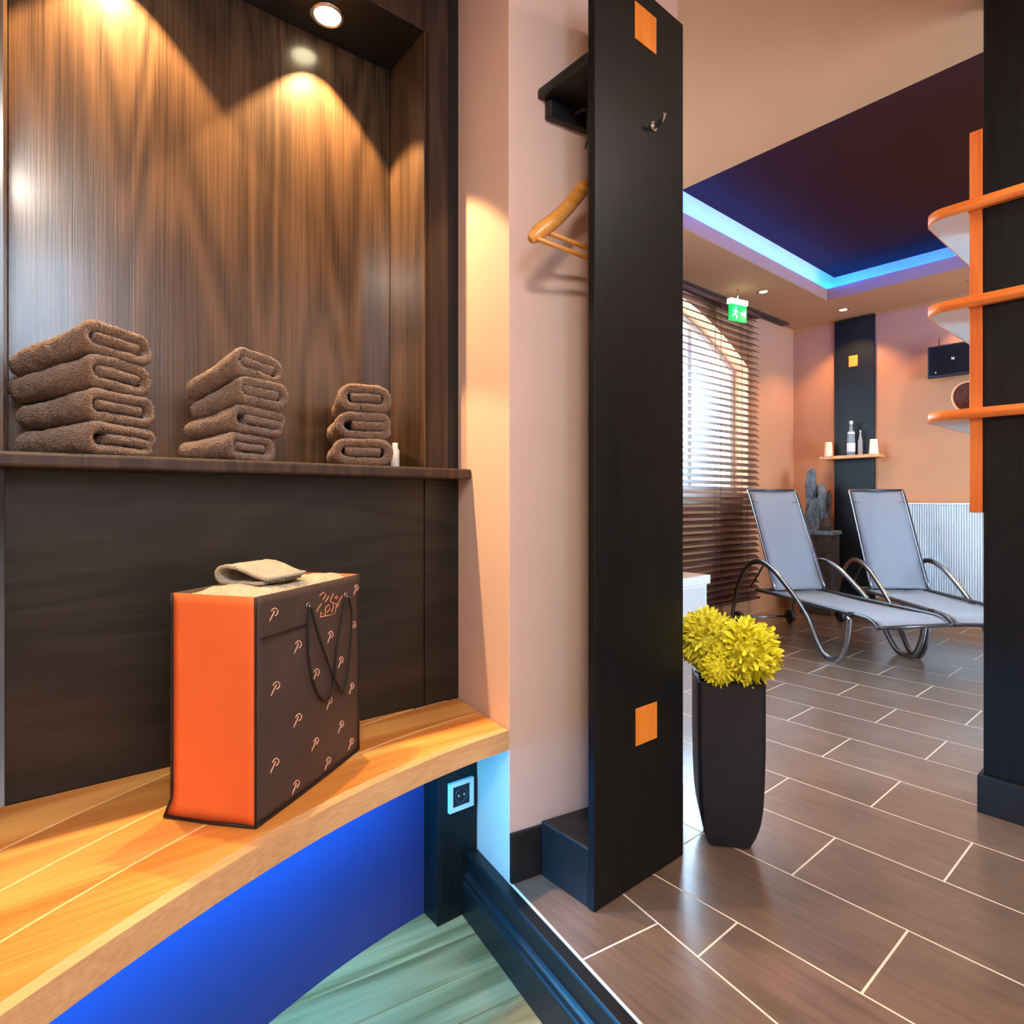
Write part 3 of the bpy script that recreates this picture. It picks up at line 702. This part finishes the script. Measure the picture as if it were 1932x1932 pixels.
hk = MB().lathe([(0.012, 0.0), (0.0125, 0.003), (0.008, 0.004)], 20).mesh('hook_plate')
hp = put('coat_hook', MB().tube(spline([(0.232, -0.001, 2.0), (0.229, -0.020, 1.999), (0.222, -0.036, 1.997), (0.214, -0.050, 2.004)], 5), [0.0075-0.0025*i/15 for i in range(16)], 10).mesh('coat_hook'), 'chrome', rack)
m = MB(); m.tube([(0.232, -0.0005, 2.0), (0.232, -0.004, 2.0)], 0.013, 18); m.build('hook_plate', 'chrome', hp)
# peg for the hanger under the hat shelf
m = MB().tube(spline([(0.096, wy(0.1)-0.028, 2.055), (0.096, wy(0.1)-0.075, 2.045), (0.096, 0.108, 1.985), (0.096, 0.100, 1.945), (0.096, 0.085, 1.948), (0.096, 0.078, 1.97)], 5), 0.0045, 8); m.build('hanger_peg', 'plasticblack', rack)

# wooden hanger (frame: origin under its hook)
hg = thing('coat_hanger', 'varnished wooden coat hanger hanging beside the black coat rack', 'hanger', (1.190, 1.085, 1.63), 0.0)
for sg in (-1, 1):
    pts = spline([(0.0, 0, 0.205), (sg*0.03, 0, 0.188), (sg*0.07, 0, 0.140), (sg*0.13, 0, 0.078), (sg*0.18, 0, 0.036), (sg*0.216, 0, 0.002)], 5)
    rr = [0.021-0.002*math.sin(math.pi*i/(len(pts)-1)) - (0.012*max(0, (i/(len(pts)-1)-0.8)/0.2)**2) for i in range(len(pts))]
    MB().tube(pts, rr, 12, flat=0.55).build('shoulder_arm', 'hangerwood', hg)
MB().tube([(-0.165, 0.004, 0.040), (0.165, 0.004, 0.040)], 0.0065, 10).build('trouser_bar', 'hangerwood', hg)
MB().tube([(-0.200, -0.006, 0.008), (0.200, -0.006, 0.008)], 0.0060, 10).build('trouser_bar', 'hangerwood', hg)
MB().tube(spline([(0, 0, 0.215), (0, 0, 0.250), (0.002, 0, 0.270), (0.016, 0, 0.292), (0.006, 0, 0.318), (-0.014, 0, 0.316), (-0.020, 0, 0.298)], 5), 0.0030, 8).build('hook', 'darkmetal', hg)

# ================================================================== orange corner shelf unit on the right-hand wall
un = thing('corner_shelf', 'orange wooden corner shelf with three rounded tiers on the black wall', 'shelf', (2.41, 0.50, 0))
MB().box(-0.004, 0.20, 0.002, 0.036, 0.962, 2.200).build('upright', 'orangewoodv', un, 0.002)
def tier(zb, zt):
    r_ = 0.062; x0, y1 = -0.022, 0.158
    arc = [(x0+r_-r_*math.sin(R(a)), y1-r_+r_*math.cos(R(a))) for a in range(0, 91, 9)]      # from back side to the front edge
    poly = [(0.56, 0.038), (0.56, y1)]+arc+[(x0, 0.038)]
    o = MB().prism(poly, zb, zt).build('tier', 'laminate', un, 0.001)
    e = 0.0025
    outer = [(0.56, y1+e)]+[(x0+r_-(r_+e)*math.sin(R(a)), y1-r_+(r_+e)*math.cos(R(a))) for a in range(0, 91, 9)]+[(x0-e, -0.9)]
    inner = [(0.56, y1+0.0002)]+[(q[0]-0.0002, q[1]+0.0002) for q in arc]+[(x0-0.0002, -0.9)]
    MB().prism(outer+inner[::-1], zb-0.0005, zt+0.0005, True).build('edge_band', 'orangewood', o)
    MB().box(x0, -0.0025, -0.9, 0.036, zb, zt).build('nosing', 'orangewood', o)
tier(1.940, 1.974); tier(1.628, 1.662); tier(1.267, 1.299)
pl = thing('decorative_plate', 'round brown woven plate with a cream rim on the lowest corner shelf', 'plate', (2.60, 0.575, 1.301), R(-52))
m = MB(); m.lathe([(0.004, 0.0), (0.045, 0.004), (0.058, 0.012), (0.056, 0.014), (0.044, 0.008), (0.004, 0.005)], 32)
m.v = [(x, -z*0.9+0.02*(y+0.062)/0.12, y+0.062) for x, y, z in m.v]; m.build('dish', 'plate', pl)
m = MB().tube([(0.0585*math.cos(R(i*10)), -0.012+0.02*(0.0585*math.sin(R(i*10))+0.062)/0.12, 0.062+0.0585*math.sin(R(i*10))) for i in range(36)], 0.0030, 8, True); m.build('rim', 'platerim', pl)

# ================================================================== planter with yellow flowers
pc = camw(0.640, 1.792); pdir = camw(0.981, -0.19); prot = math.atan2(pdir[1], pdir[0])
pln = thing('planter', 'tall square dark planter holding yellow flowers on the tiled floor', 'planter', (pc[0], pc[1], 0), prot)
pr = [(0.057, 0.0), (0.063, 0.015), (0.070, 0.034), (0.077, 0.06), (0.082, 0.085), (0.087, 0.13), (0.090, 0.20), (0.092, 0.30), (0.092, 0.478)]
m = MB(); vs = []; fs = []
def sq(h, z, c=0.010): return [(h-c, -h, z), (h, -h+c, z), (h, h-c, z), (h-c, h, z), (-h+c, h, z), (-h, h-c, z), (-h, -h+c, z), (-h+c, -h, z)]
full_ = pr+[(0.082, 0.478), (0.080, 0.43)]
for h_, z_ in full_: vs += sq(h_, z_)
for i in range(len(full_)-1): fs += [(i*8+k, i*8+(k+1) % 8, (i+1)*8+(k+1) % 8, (i+1)*8+k) for k in range(8)]
fs += [tuple(range(7, -1, -1)), tuple((len(full_)-1)*8+k for k in range(8))]
m.add(vs, fs).build('pot', 'planter', pln)
m = MB(); a, c = 0.0925, 0.0815
for (x0, x1, y0, y1) in ((-a, a, -a, -c), (-a, a, c, a), (-a, -c, -c, c), (c, a, -c, c)): m.box(x0, x1, y0, y1, 0.4785, 0.4815)
m.build('rim', 'planter', pln, 0.001)
m = MB().lathe([(0.059, -0.0), (0.059, 0.006)], 4); m.v = [(x*1.0, y*1.0, z+0.0005) for x, y, z in m.v]
def bloom(loc, rx, rz, seed, label, mat, n=1000):
    rnd = random.Random(seed)
    o = thing('flower_bloom', label, 'flower', loc, 0.0, 'yellow blooms in the planter')
    m = MB()
    for i in range(n):
        zf = 1-2*(i+0.5)/n; th_ = i*2.39996+rnd.uniform(-.2, .2); rr = math.sqrt(max(0, 1-zf*zf))
        d = Vector((rr*math.cos(th_), rr*math.sin(th_), zf)).normalized()
        q_ = rnd.uniform(0.58, 0.78)+0.10*noise.noise(d*2.6+Vector((seed, 0, 0))); base = Vector((d.x*rx*q_, d.y*rx*q_, d.z*rz*q_))
        ax = d.cross(Vector((rnd.uniform(-1, 1), rnd.uniform(-1, 1), rnd.uniform(-1, 1)))).normalized(); ay = d.cross(ax)
        L_ = rx*rnd.uniform(0.24, 0.36); w_ = rx*rnd.uniform(0.045, 0.085); curl = rnd.uniform(-0.1, 0.9)*L_
        p0 = base; p1 = base+d*L_*0.55+ay*curl*0.25; p2 = base+d*L_+ay*curl
        m.add([p0-ax*w_*0.5, p0+ax*w_*0.5, p1+ax*w_, p2+ax*w_*0.55, p2+d*w_*0.6, p2-ax*w_*0.55, p1-ax*w_], [(0, 1, 2, 6), (6, 2, 3, 5), (5, 3, 4)])
    k = m.build('petals', mat, o); k['kind'] = 'stuff'
    core = MB(); pr_ = [(max(0.002, rx*0.74*math.sin(math.pi*i/10)), -rz*0.74*math.cos(math.pi*i/10)) for i in range(11)]
    core.lathe(pr_, 18).build('heart', 'petal2', o)
    MB().tube([(0, 0, -rz*0.6), (0, 0, -rz-0.05)], 0.004, 6).build('stem', 'leaf', o)
def fl(px, py, d): 
    X = (px-966)/1135*d; w = camw(X, d); return (w[0], w[1], 1+(945-py)/1135*d)
bloom(fl(1404, 1229, 1.745), 0.096, 0.093, 1, 'largest round yellow bloom at the front of the dark planter', 'petal')
bloom(fl(1334, 1206, 1.80), 0.086, 0.088, 2, 'greenish yellow bloom leaning towards the black coat rack', 'petal2')
bloom(fl(1354, 1262, 1.715), 0.048, 0.044, 3, 'smallest yellow bloom drooping over the planter rim', 'petal', 520)
lf = thing('foliage', 'dark green leaves under the yellow blooms in the planter', 'leaves', (pc[0], pc[1], 0.46), prot)
for i in range(9):
    a = R(i*40+10); m = MB(); pts = []
    d = Vector((math.cos(a), math.sin(a), 0)); s_ = Vector((-math.sin(a), math.cos(a), 0))
    st = Vector((0, 0, 0.0)); L_ = 0.092
    P5 = [(0.0, 0.004), (0.3, 0.020), (0.6, 0.024), (0.85, 0.014), (1.0, 0.001)]
    vs = []
    for u, w_ in P5:
        c_ = st+d*L_*u+Vector((0, 0, 0.055*u-0.03*u*u)); vs += [c_-s_*w_, c_+Vector((0, 0, -0.004)), c_+s_*w_]
    fs = []
    for k in range(4): fs += [(k*3, k*3+1, k*3+4, k*3+3), (k*3+1, k*3+2, k*3+5, k*3+4)]
    m.add(vs, fs, True).build('leaf', 'leaf', lf)

# ================================================================== sun loungers
def lounger(label, loc, ydir):
    rz = math.atan2(ydir[1], ydir[0])-R(90)
    t = thing('sun_lounger', label, 'sun lounger', (*loc, 0), rz, 'sun loungers by the window')
    hw = 0.240; sw = 0.267; bw_ = 0.205
    curve = [(0.07, 0.045), (0.085, 0.14), (0.16, 0.34), (0.28, 0.49), (0.43, 0.545), (0.60, 0.505), (0.76, 0.41), (0.90, 0.31), (1.00, 0.215), (1.075, 0.10), (1.14, 0.030), (1.215, 0.012), (1.285, 0.040), (1.335, 0.15), (1.36, 0.305)]
    for s in (-1, 1):
        MB().tube(spline([(s*sw, l, z) for l, z in curve], 5), 0.0125, 8, flat=1.6).build('side_frame', 'alu', t)
        rail = spline([(s*hw, 0.36, 0.318), (s*hw, 0.55, 0.322), (s*hw, 1.0, 0.320), (s*hw, 1.40, 0.318), (s*hw, 1.50, 0.308), (s*hw, 1.56, 0.272)], 5)
        MB().tube(rail, 0.0125, 8).build('seat_rail', 'darkmetal', t)
        MB().tube(spline([(s*bw_, 0.545, 0.335), (s*bw_, 0.40, 0.65), (s*bw_, 0.245, 0.99), (s*bw_, 0.19, 1.085)], 4), 0.0115, 8).build('back_rail', 'alu', t)
        MB().tube([(s*(bw_-0.015), 0.43, 0.57), (s*(bw_-0.015), 0.20, 0.315)], 0.008, 8).build('stay', 'darkmetal', t)
        m = MB(); m.lathe([(0.02, -0.018), (0.050, -0.018), (0.055, -0.008), (0.055, 0.008), (0.050, 0.018), (0.02, 0.018)], 24)
        m.v = [(s*(sw-0.035)+z, 0.10+x, 0.0555+y) for x, y, z in m.v]; m.build('wheel', 'plasticblack', t)
        MB().tube([(s*(sw+0.005), 1.36, 0.318), (s*hw, 1.36, 0.318)], 0.016, 10).build('clamp', 'plasticblack', t)
    MB().tube([(-sw+0.03, 0.10, 0.0555), (sw-0.03, 0.10, 0.0555)], 0.010, 8).build('axle', 'alu', t)
    MB().tube([(-hw, 0.36, 0.318), (hw, 0.36, 0.318)], 0.0115, 8).build('cross_bar', 'darkmetal', t)
    MB().tube([(-hw, 1.555, 0.276), (hw, 1.555, 0.276)], 0.0115, 8).build('cross_bar', 'darkmetal', t)
    MB().tube([(-bw_, 0.19, 1.085), (bw_, 0.19, 1.085)], 0.010, 8).build('head_bar', 'darkmetal', t)
    MB().tube(spline([(-bw_, 0.242, 0.992), (0, 0.228, 0.965), (bw_, 0.242, 0.992)], 5), 0.008, 8).build('neck_bar', 'darkmetal', t)
    prof = [(0.40, 0.318), (0.60, 0.316), (0.90, 0.306), (1.20, 0.308), (1.42, 0.315), (1.50, 0.305), (1.553, 0.282)]
    pp = spline([(0, l, z) for l, z in prof], 4); n_ = len(pp); nx = 8
    vs = []
    for p in pp:
        for i in range(nx+1):
            x = -hw+0.01+(2*hw-0.02)*i/nx; vs.append((x, p.y, p.z-0.010*math.sin(math.pi*i/nx)))
    fs = [(j*(nx+1)+i, j*(nx+1)+i+1, (j+1)*(nx+1)+i+1, (j+1)*(nx+1)+i) for j in range(n_-1) for i in range(nx)]
    o = MB().add(vs, fs, True).build('seat_sling', 'sling', t); sd = o.modifiers.new('thick', 'SOLIDIFY'); sd.thickness = 0.003
    prof = [(0.535, 0.340), (0.46, 0.50), (0.36, 0.735), (0.27, 0.935), (0.195, 1.075)]
    pp = spline([(0, l, z) for l, z in prof], 4); n_ = len(pp); vs = []
    for p in pp:
        for i in range(nx+1):
            x = -bw_+0.008+(2*bw_-0.016)*i/nx; vs.append((x, p.y-0.012*math.sin(math.pi*i/nx), p.z))
    fs = [(j*(nx+1)+i, j*(nx+1)+i+1, (j+1)*(nx+1)+i+1, (j+1)*(nx+1)+i) for j in range(n_-1) for i in range(nx)]
    o = MB().add(vs, fs, True).build('back_sling', 'sling', t); sd = o.modifiers.new('thick', 'SOLIDIFY'); sd.thickness = 0.003
    return t
lounger('grey sling sun lounger nearest the window blind', (4.78, 2.50), (-0.495, -0.869))
lounger('grey sling sun lounger in front of the white radiator', (5.51, 1.95), (-0.7047, -0.7099))

# ================================================================== venetian blind
bl = thing('venetian_blind', 'wide brown wooden venetian blind over the arched window', 'blind', (0, 2.632, 0))
bx0, bx1 = 2.55, 5.035
sm = MB(); tl_ = R(38)
sm.box(-(bx1-bx0)/2, (bx1-bx0)/2, -0.0245, 0.0245, -0.0014, 0.0014)
sm.v = [(x, y*math.cos(tl_)-z*math.sin(tl_), y*math.sin(tl_)+z*math.cos(tl_)) for x, y, z in sm.v]
slat = sm.mesh('slat')
z = 2.565
while z > 0.20:
    put('slat', slat, 'slat', bl, 0, ((bx0+bx1)/2, 0, z)); z -= 0.0525
MB().box(bx0, bx1, -0.026, 0.026, 2.59, 2.626).build('head_rail', 'slat', bl, 0.002)
MB().box(bx0, bx1, -0.025, 0.025, 0.150, 0.172).build('bottom_rail', 'slat', bl, 0.002)
for x in (2.85, 3.75, 4.40, 4.82):
    MB().box(x-0.003, x+0.003, -0.0265, -0.0255, 0.16, 2.60).box(x-0.003, x+0.003, 0.0255, 0.0265, 0.16, 2.60).build('ladder_cord', 'tape', bl)

# ================================================================== far wall: dark board, ledge, radiator, screen
ab = thing('accent_board', 'tall dark wall board with one orange square on the far wall', 'wall board', (5.819, 1.965, 0))
MB().box(-0.022, 0, 0, 0.333, 0.0, 2.635).build('board', 'black', ab, 0.002)
MB().box(-0.026, -0.0223, 0.135, 0.208, 2.200, 2.298).build('square_inlay', 'inlayorange', ab, 0.001)
ld = MB().box(5.665, 5.7955, 1.885, 2.375, 1.375, 1.402).build('wall_ledge', 'hangerwood', bevel=0.002)
tag(ld, 'pale wooden ledge on the tall dark wall board', 'shelf')
for y_, lab in ((2.315, 'cream beaker on the wall ledge nearest the window'), (1.945, 'cream beaker on the wall ledge nearest the radiator')):
    o = MB().lathe([(0.036, 0), (0.036, 0.004), (0.028, 0.128), (0.024, 0.129), (0.030, 0.01), (0.002, 0.008)], 24).build('beaker', 'cup', None, 0, (5.72, y_, 1.4025)); tag(o, lab, 'beaker', 'beakers on the wall ledge')
bt_ = thing('glass_bottle', 'tall glass bottle with white label standing on the wall ledge', 'bottle', (5.715, 2.125, 1.4025))
MB().lathe([(0.030, 0), (0.032, 0.006), (0.032, 0.15), (0.028, 0.185), (0.014, 0.225), (0.012, 0.275)], 24).build('body', 'bottleglass', bt_)
MB().lathe([(0.0325, 0.03), (0.0328, 0.031), (0.0328, 0.105), (0.0325, 0.106)], 24).build('paper_label', 'label', bt_)
MB().lathe([(0.0145, 0.27), (0.0145, 0.300), (0.012, 0.303)], 16).build('cap', 'plasticwhite', bt_)
MB().lathe([(0.0300, 0.186), (0.0292, 0.195), (0.0240, 0.205)], 24).build('neck_label', 'label', bt_)
gb = thing('small_glass_bottle', 'slim clear bottle beside the labelled bottle on the wall ledge', 'bottle', (5.75, 2.062, 1.4025))
MB().lathe([(0.018, 0), (0.020, 0.004), (0.020, 0.12), (0.009, 0.165), (0.008, 0.20)], 20).build('body', 'glass', gb)
MB().lathe([(0.0095, 0.198), (0.0095, 0.218), (0.007, 0.22)], 14).build('stopper', 'chrome', gb)

rd = thing('radiator', 'wide white ribbed panel radiator on the far wall behind the loungers', 'radiator', (5.80, 1.0, 0.17))
m = MB(); ny = 56; vs = []; y0_, y1_ = 0.0, 0.935
pts = []
for i in range(ny):
    a = y0_+(y1_-y0_)*i/ny; w_ = (y1_-y0_)/ny
    pts += [(-0.060, a), (-0.060, a+w_*0.40), (-0.050, a+w_*0.5), (-0.050, a+w_*0.90)]
pts.append((-0.060, y1_)); pts += [(-0.040, y1_), (-0.040, y0_)]
m.prism(pts, 0.0, 0.80).build('ribbed_panel', 'radiator', rd)
MB().box(-0.066, -0.003, -0.004, y1_+0.004, 0.8005, 0.812).build('top_grille', 'radiator', rd, 0.003)
for a in (0.15, 0.78): MB().box(-0.039, 0.018, a-0.02, a+0.02, 0.1, 0.7).build('bracket', 'radiator', rd)

tv = thing('wall_screen', 'small black flat screen mounted on the far wall above the radiator', 'screen', (5.72, 1.16, 1.985), 0.0)
MB().box(-0.022, 0.022, 0, 0.385, 0, 0.255).build('casing', 'plasticblack', tv, 0.005)
MB().box(-0.0235, -0.0223, 0.012, 0.373, 0.018, 0.243).build('display', 'screen', tv)
MB().box(0.022, 0.0985, 0.13, 0.25, 0.07, 0.19).build('wall_bracket', 'darkmetal', tv)
MB().tube([(0.0, 0.31, 0.256), (0.0, 0.312, 0.315)], 0.004, 6).build('aerial', 'plasticblack', tv)
m = MB()
for (a0, b0, a1, b1) in ((0.205, 0.145, 0.225, 0.125), (0.225, 0.145, 0.205, 0.125)): m.tube([(-0.0242, a0, b0), (-0.0242, a1, b1)], 0.0022, 6)
m.build('display_mark', 'label', tv)
MB().box(-0.0242, -0.0236, 0.325, 0.332, 0.036, 0.046).build('indicator', 'label', tv)

# slate fountain on its plinth
fp = thing('fountain_plinth', 'dark brown plinth under the slate fountain', 'plinth', (5.58, 2.335, 0), R(8))
MB().box(-0.13, 0.13, -0.13, 0.13, 0.0, 0.70).build('column', 'slatewarm', fp, 0.006)
MB().box(-0.145, 0.145, -0.145, 0.145, 0.7005, 0.735).build('cap', 'slate', fp, 0.006)
ft = thing('slate_fountain', 'rough blue grey slate stones stacked as a small fountain', 'fountain', (5.58, 2.335, 0.736), R(8))
def shard(x, y, w, d, h, seed, mat, lean=0.0):
    m = MB(); nz = 9; nr = 12; vs = []; fs = []
    for j in range(nz+1):
        z_ = h*j/nz
        for k in range(nr):
            a = 2*math.pi*k/nr; ca, sa = math.cos(a), math.sin(a)
            q_ = max(abs(ca), abs(sa)); px, py = ca/q_*w/2, sa/q_*d/2
            nn = noise.noise_vector(Vector((px*14+seed, py*14, z_*9+seed)))*0.022
            tp = 1-0.35*(j/nz)**3
            vs.append((x+px*tp+nn.x+lean*z_, y+py*tp+nn.y, max(0.0, z_+(nn.z if 0 < j else 0)+(0.05*noise.noise(Vector((px*20, py*20, seed))) if j == nz else 0))))
    for j in range(nz): fs += [(j*nr+k, j*nr+(k+1) % nr, (j+1)*nr+(k+1) % nr, (j+1)*nr+k) for k in range(nr)]
    fs += [tuple(range(nr-1, -1, -1)), tuple(nz*nr+k for k in range(nr))]
    m.add(vs, fs).build('stone', mat, ft)
shard(0.02, 0.075, 0.11, 0.09, 0.54, 1.2, 'slate'); shard(0.0, -0.015, 0.12, 0.085, 0.40, 4.7, 'slate'); shard(-0.06, 0.03, 0.07, 0.09, 0.27, 8.1, 'slate'); shard(-0.06, -0.07, 0.07, 0.07, 0.10, 3.3, 'slatewarm'); shard(0.07, -0.045, 0.06, 0.06, 0.33, 6.3, 'slatewarm')

# white low cabinet by the blind
wc = thing('low_cabinet', 'white low cabinet with grey front beside the brown blind', 'cabinet', (3.33, 2.335, 0))
MB().box(0, 0.46, 0.02, 0.235, 0, 0.418).build('body', 'white', wc, 0.004)
MB().box(-0.02, 0.476, 0.0, 0.245, 0.4185, 0.480).build('top', 'white', wc, 0.004)
MB().box(0.035, 0.425, 0.012, 0.0195, 0.03, 0.395).build('door', 'laminate', wc, 0.002)

# exit sign hanging from the ceiling
es = thing('exit_sign', 'green lit emergency exit sign hanging below the ceiling by the blind', 'sign', (4.375, 2.450, 2.40), R(-12))
MB().box(-0.088, 0.088, -0.012, 0.012, 0.0, 0.128).build('panel', 'exitgreen', es, 0.002)
MB().box(-0.095, 0.095, -0.022, 0.022, 0.1285, 0.168).build('housing', 'exitwhite', es, 0.004)
MB().tube([(0, 0, 0.168), (0, 0, 0.2495)], 0.006, 8).build('hanging_rod', 'chrome', es)
m = MB()
m.add([(0.02,-.0128,.05),(0.055,-.0128,.05),(0.055,-.0128,.03),(0.08,-.0128,.06),(0.055,-.0128,.09),(0.055,-.0128,.07),(0.02,-.0128,.07)], [(0,1,2,3,4,5,6)])
m.tube([(-0.03, -0.0128, 0.10), (-0.0301, -0.0128, 0.101)], 0.010, 10)
for a in (((-0.03,.088),(-0.045,.055)), ((-0.045,.055),(-0.02,.035)), ((-0.02,.035),(-0.03,.015)), ((-0.045,.055),(-0.068,.03)), ((-0.033,.08),(-0.01,.065)), ((-0.033,.08),(-0.060,.075))):
    m.tube([(a[0][0], -0.0128, a[0][1]), (a[1][0], -0.0128, a[1][1])], 0.0045, 6)
m.build('pictogram', 'exitwhite', es)

# ================================================================== ceiling spotlights and added hall fill lamps
spotlight('recessed_spotlight', 'tiny ceiling spotlight next to the green exit sign', (4.573, 2.343, CEIL), 0, ROOM_SPOT_W, 110, 0.5, 0.030, 0.042, 0.03)
spotlight('recessed_spotlight', 'tiny ceiling spotlight above the tall dark wall board', (5.53, 2.118, CEIL), 0, ROOM_SPOT_W, 110, 0.5, 0.030, 0.042, 0.03)
spotlight('recessed_spotlight', 'ceiling spotlight over the far wall screen, out of view', (5.53, 1.2, CEIL), 0, ROOM_SPOT_W, 110, 0.5, 0.030, 0.042, 0.03)
spotlight('recessed_spotlight', 'ceiling spotlight in the passage beside the cove, out of view', (2.1, 1.75, CEIL), 0, ROOM_SPOT_W, 120, 0.5, 0.030, 0.042, 0.03)
def hall_fill_lamp(label, loc, watts, r_=0.20):  # unseen opal disc added under the ceiling to brighten the hall
    t = thing('hall_fill_lamp', label, 'added fill lamp', loc, 0, 'added hall fill lamps')
    MB().lathe([(r_+0.012, -0.012), (r_+0.014, -0.0005)], 40).build('base', 'white', t)
    MB().lathe([(r_, -0.0125), (r_, -0.040), (r_*0.9, -0.052), (0.01, -0.056)], 40).build('opal_cover', 'opal', t)
    lampobj('lamp', 'AREA', watts, (1.0, 0.88, 0.76), t, (0, 0, -0.060), (0, 0, 0), shape='DISK', size=2*r_)
hall_fill_lamp('added round opal fill lamp over the lower alcove floor, out of view', (-0.25, -0.42, CEIL), HALL_FILL_W)
hall_fill_lamp('added round opal fill lamp over the tiled passage, out of view', (2.0, -0.42, CEIL), HALL_FILL_W*0.5)
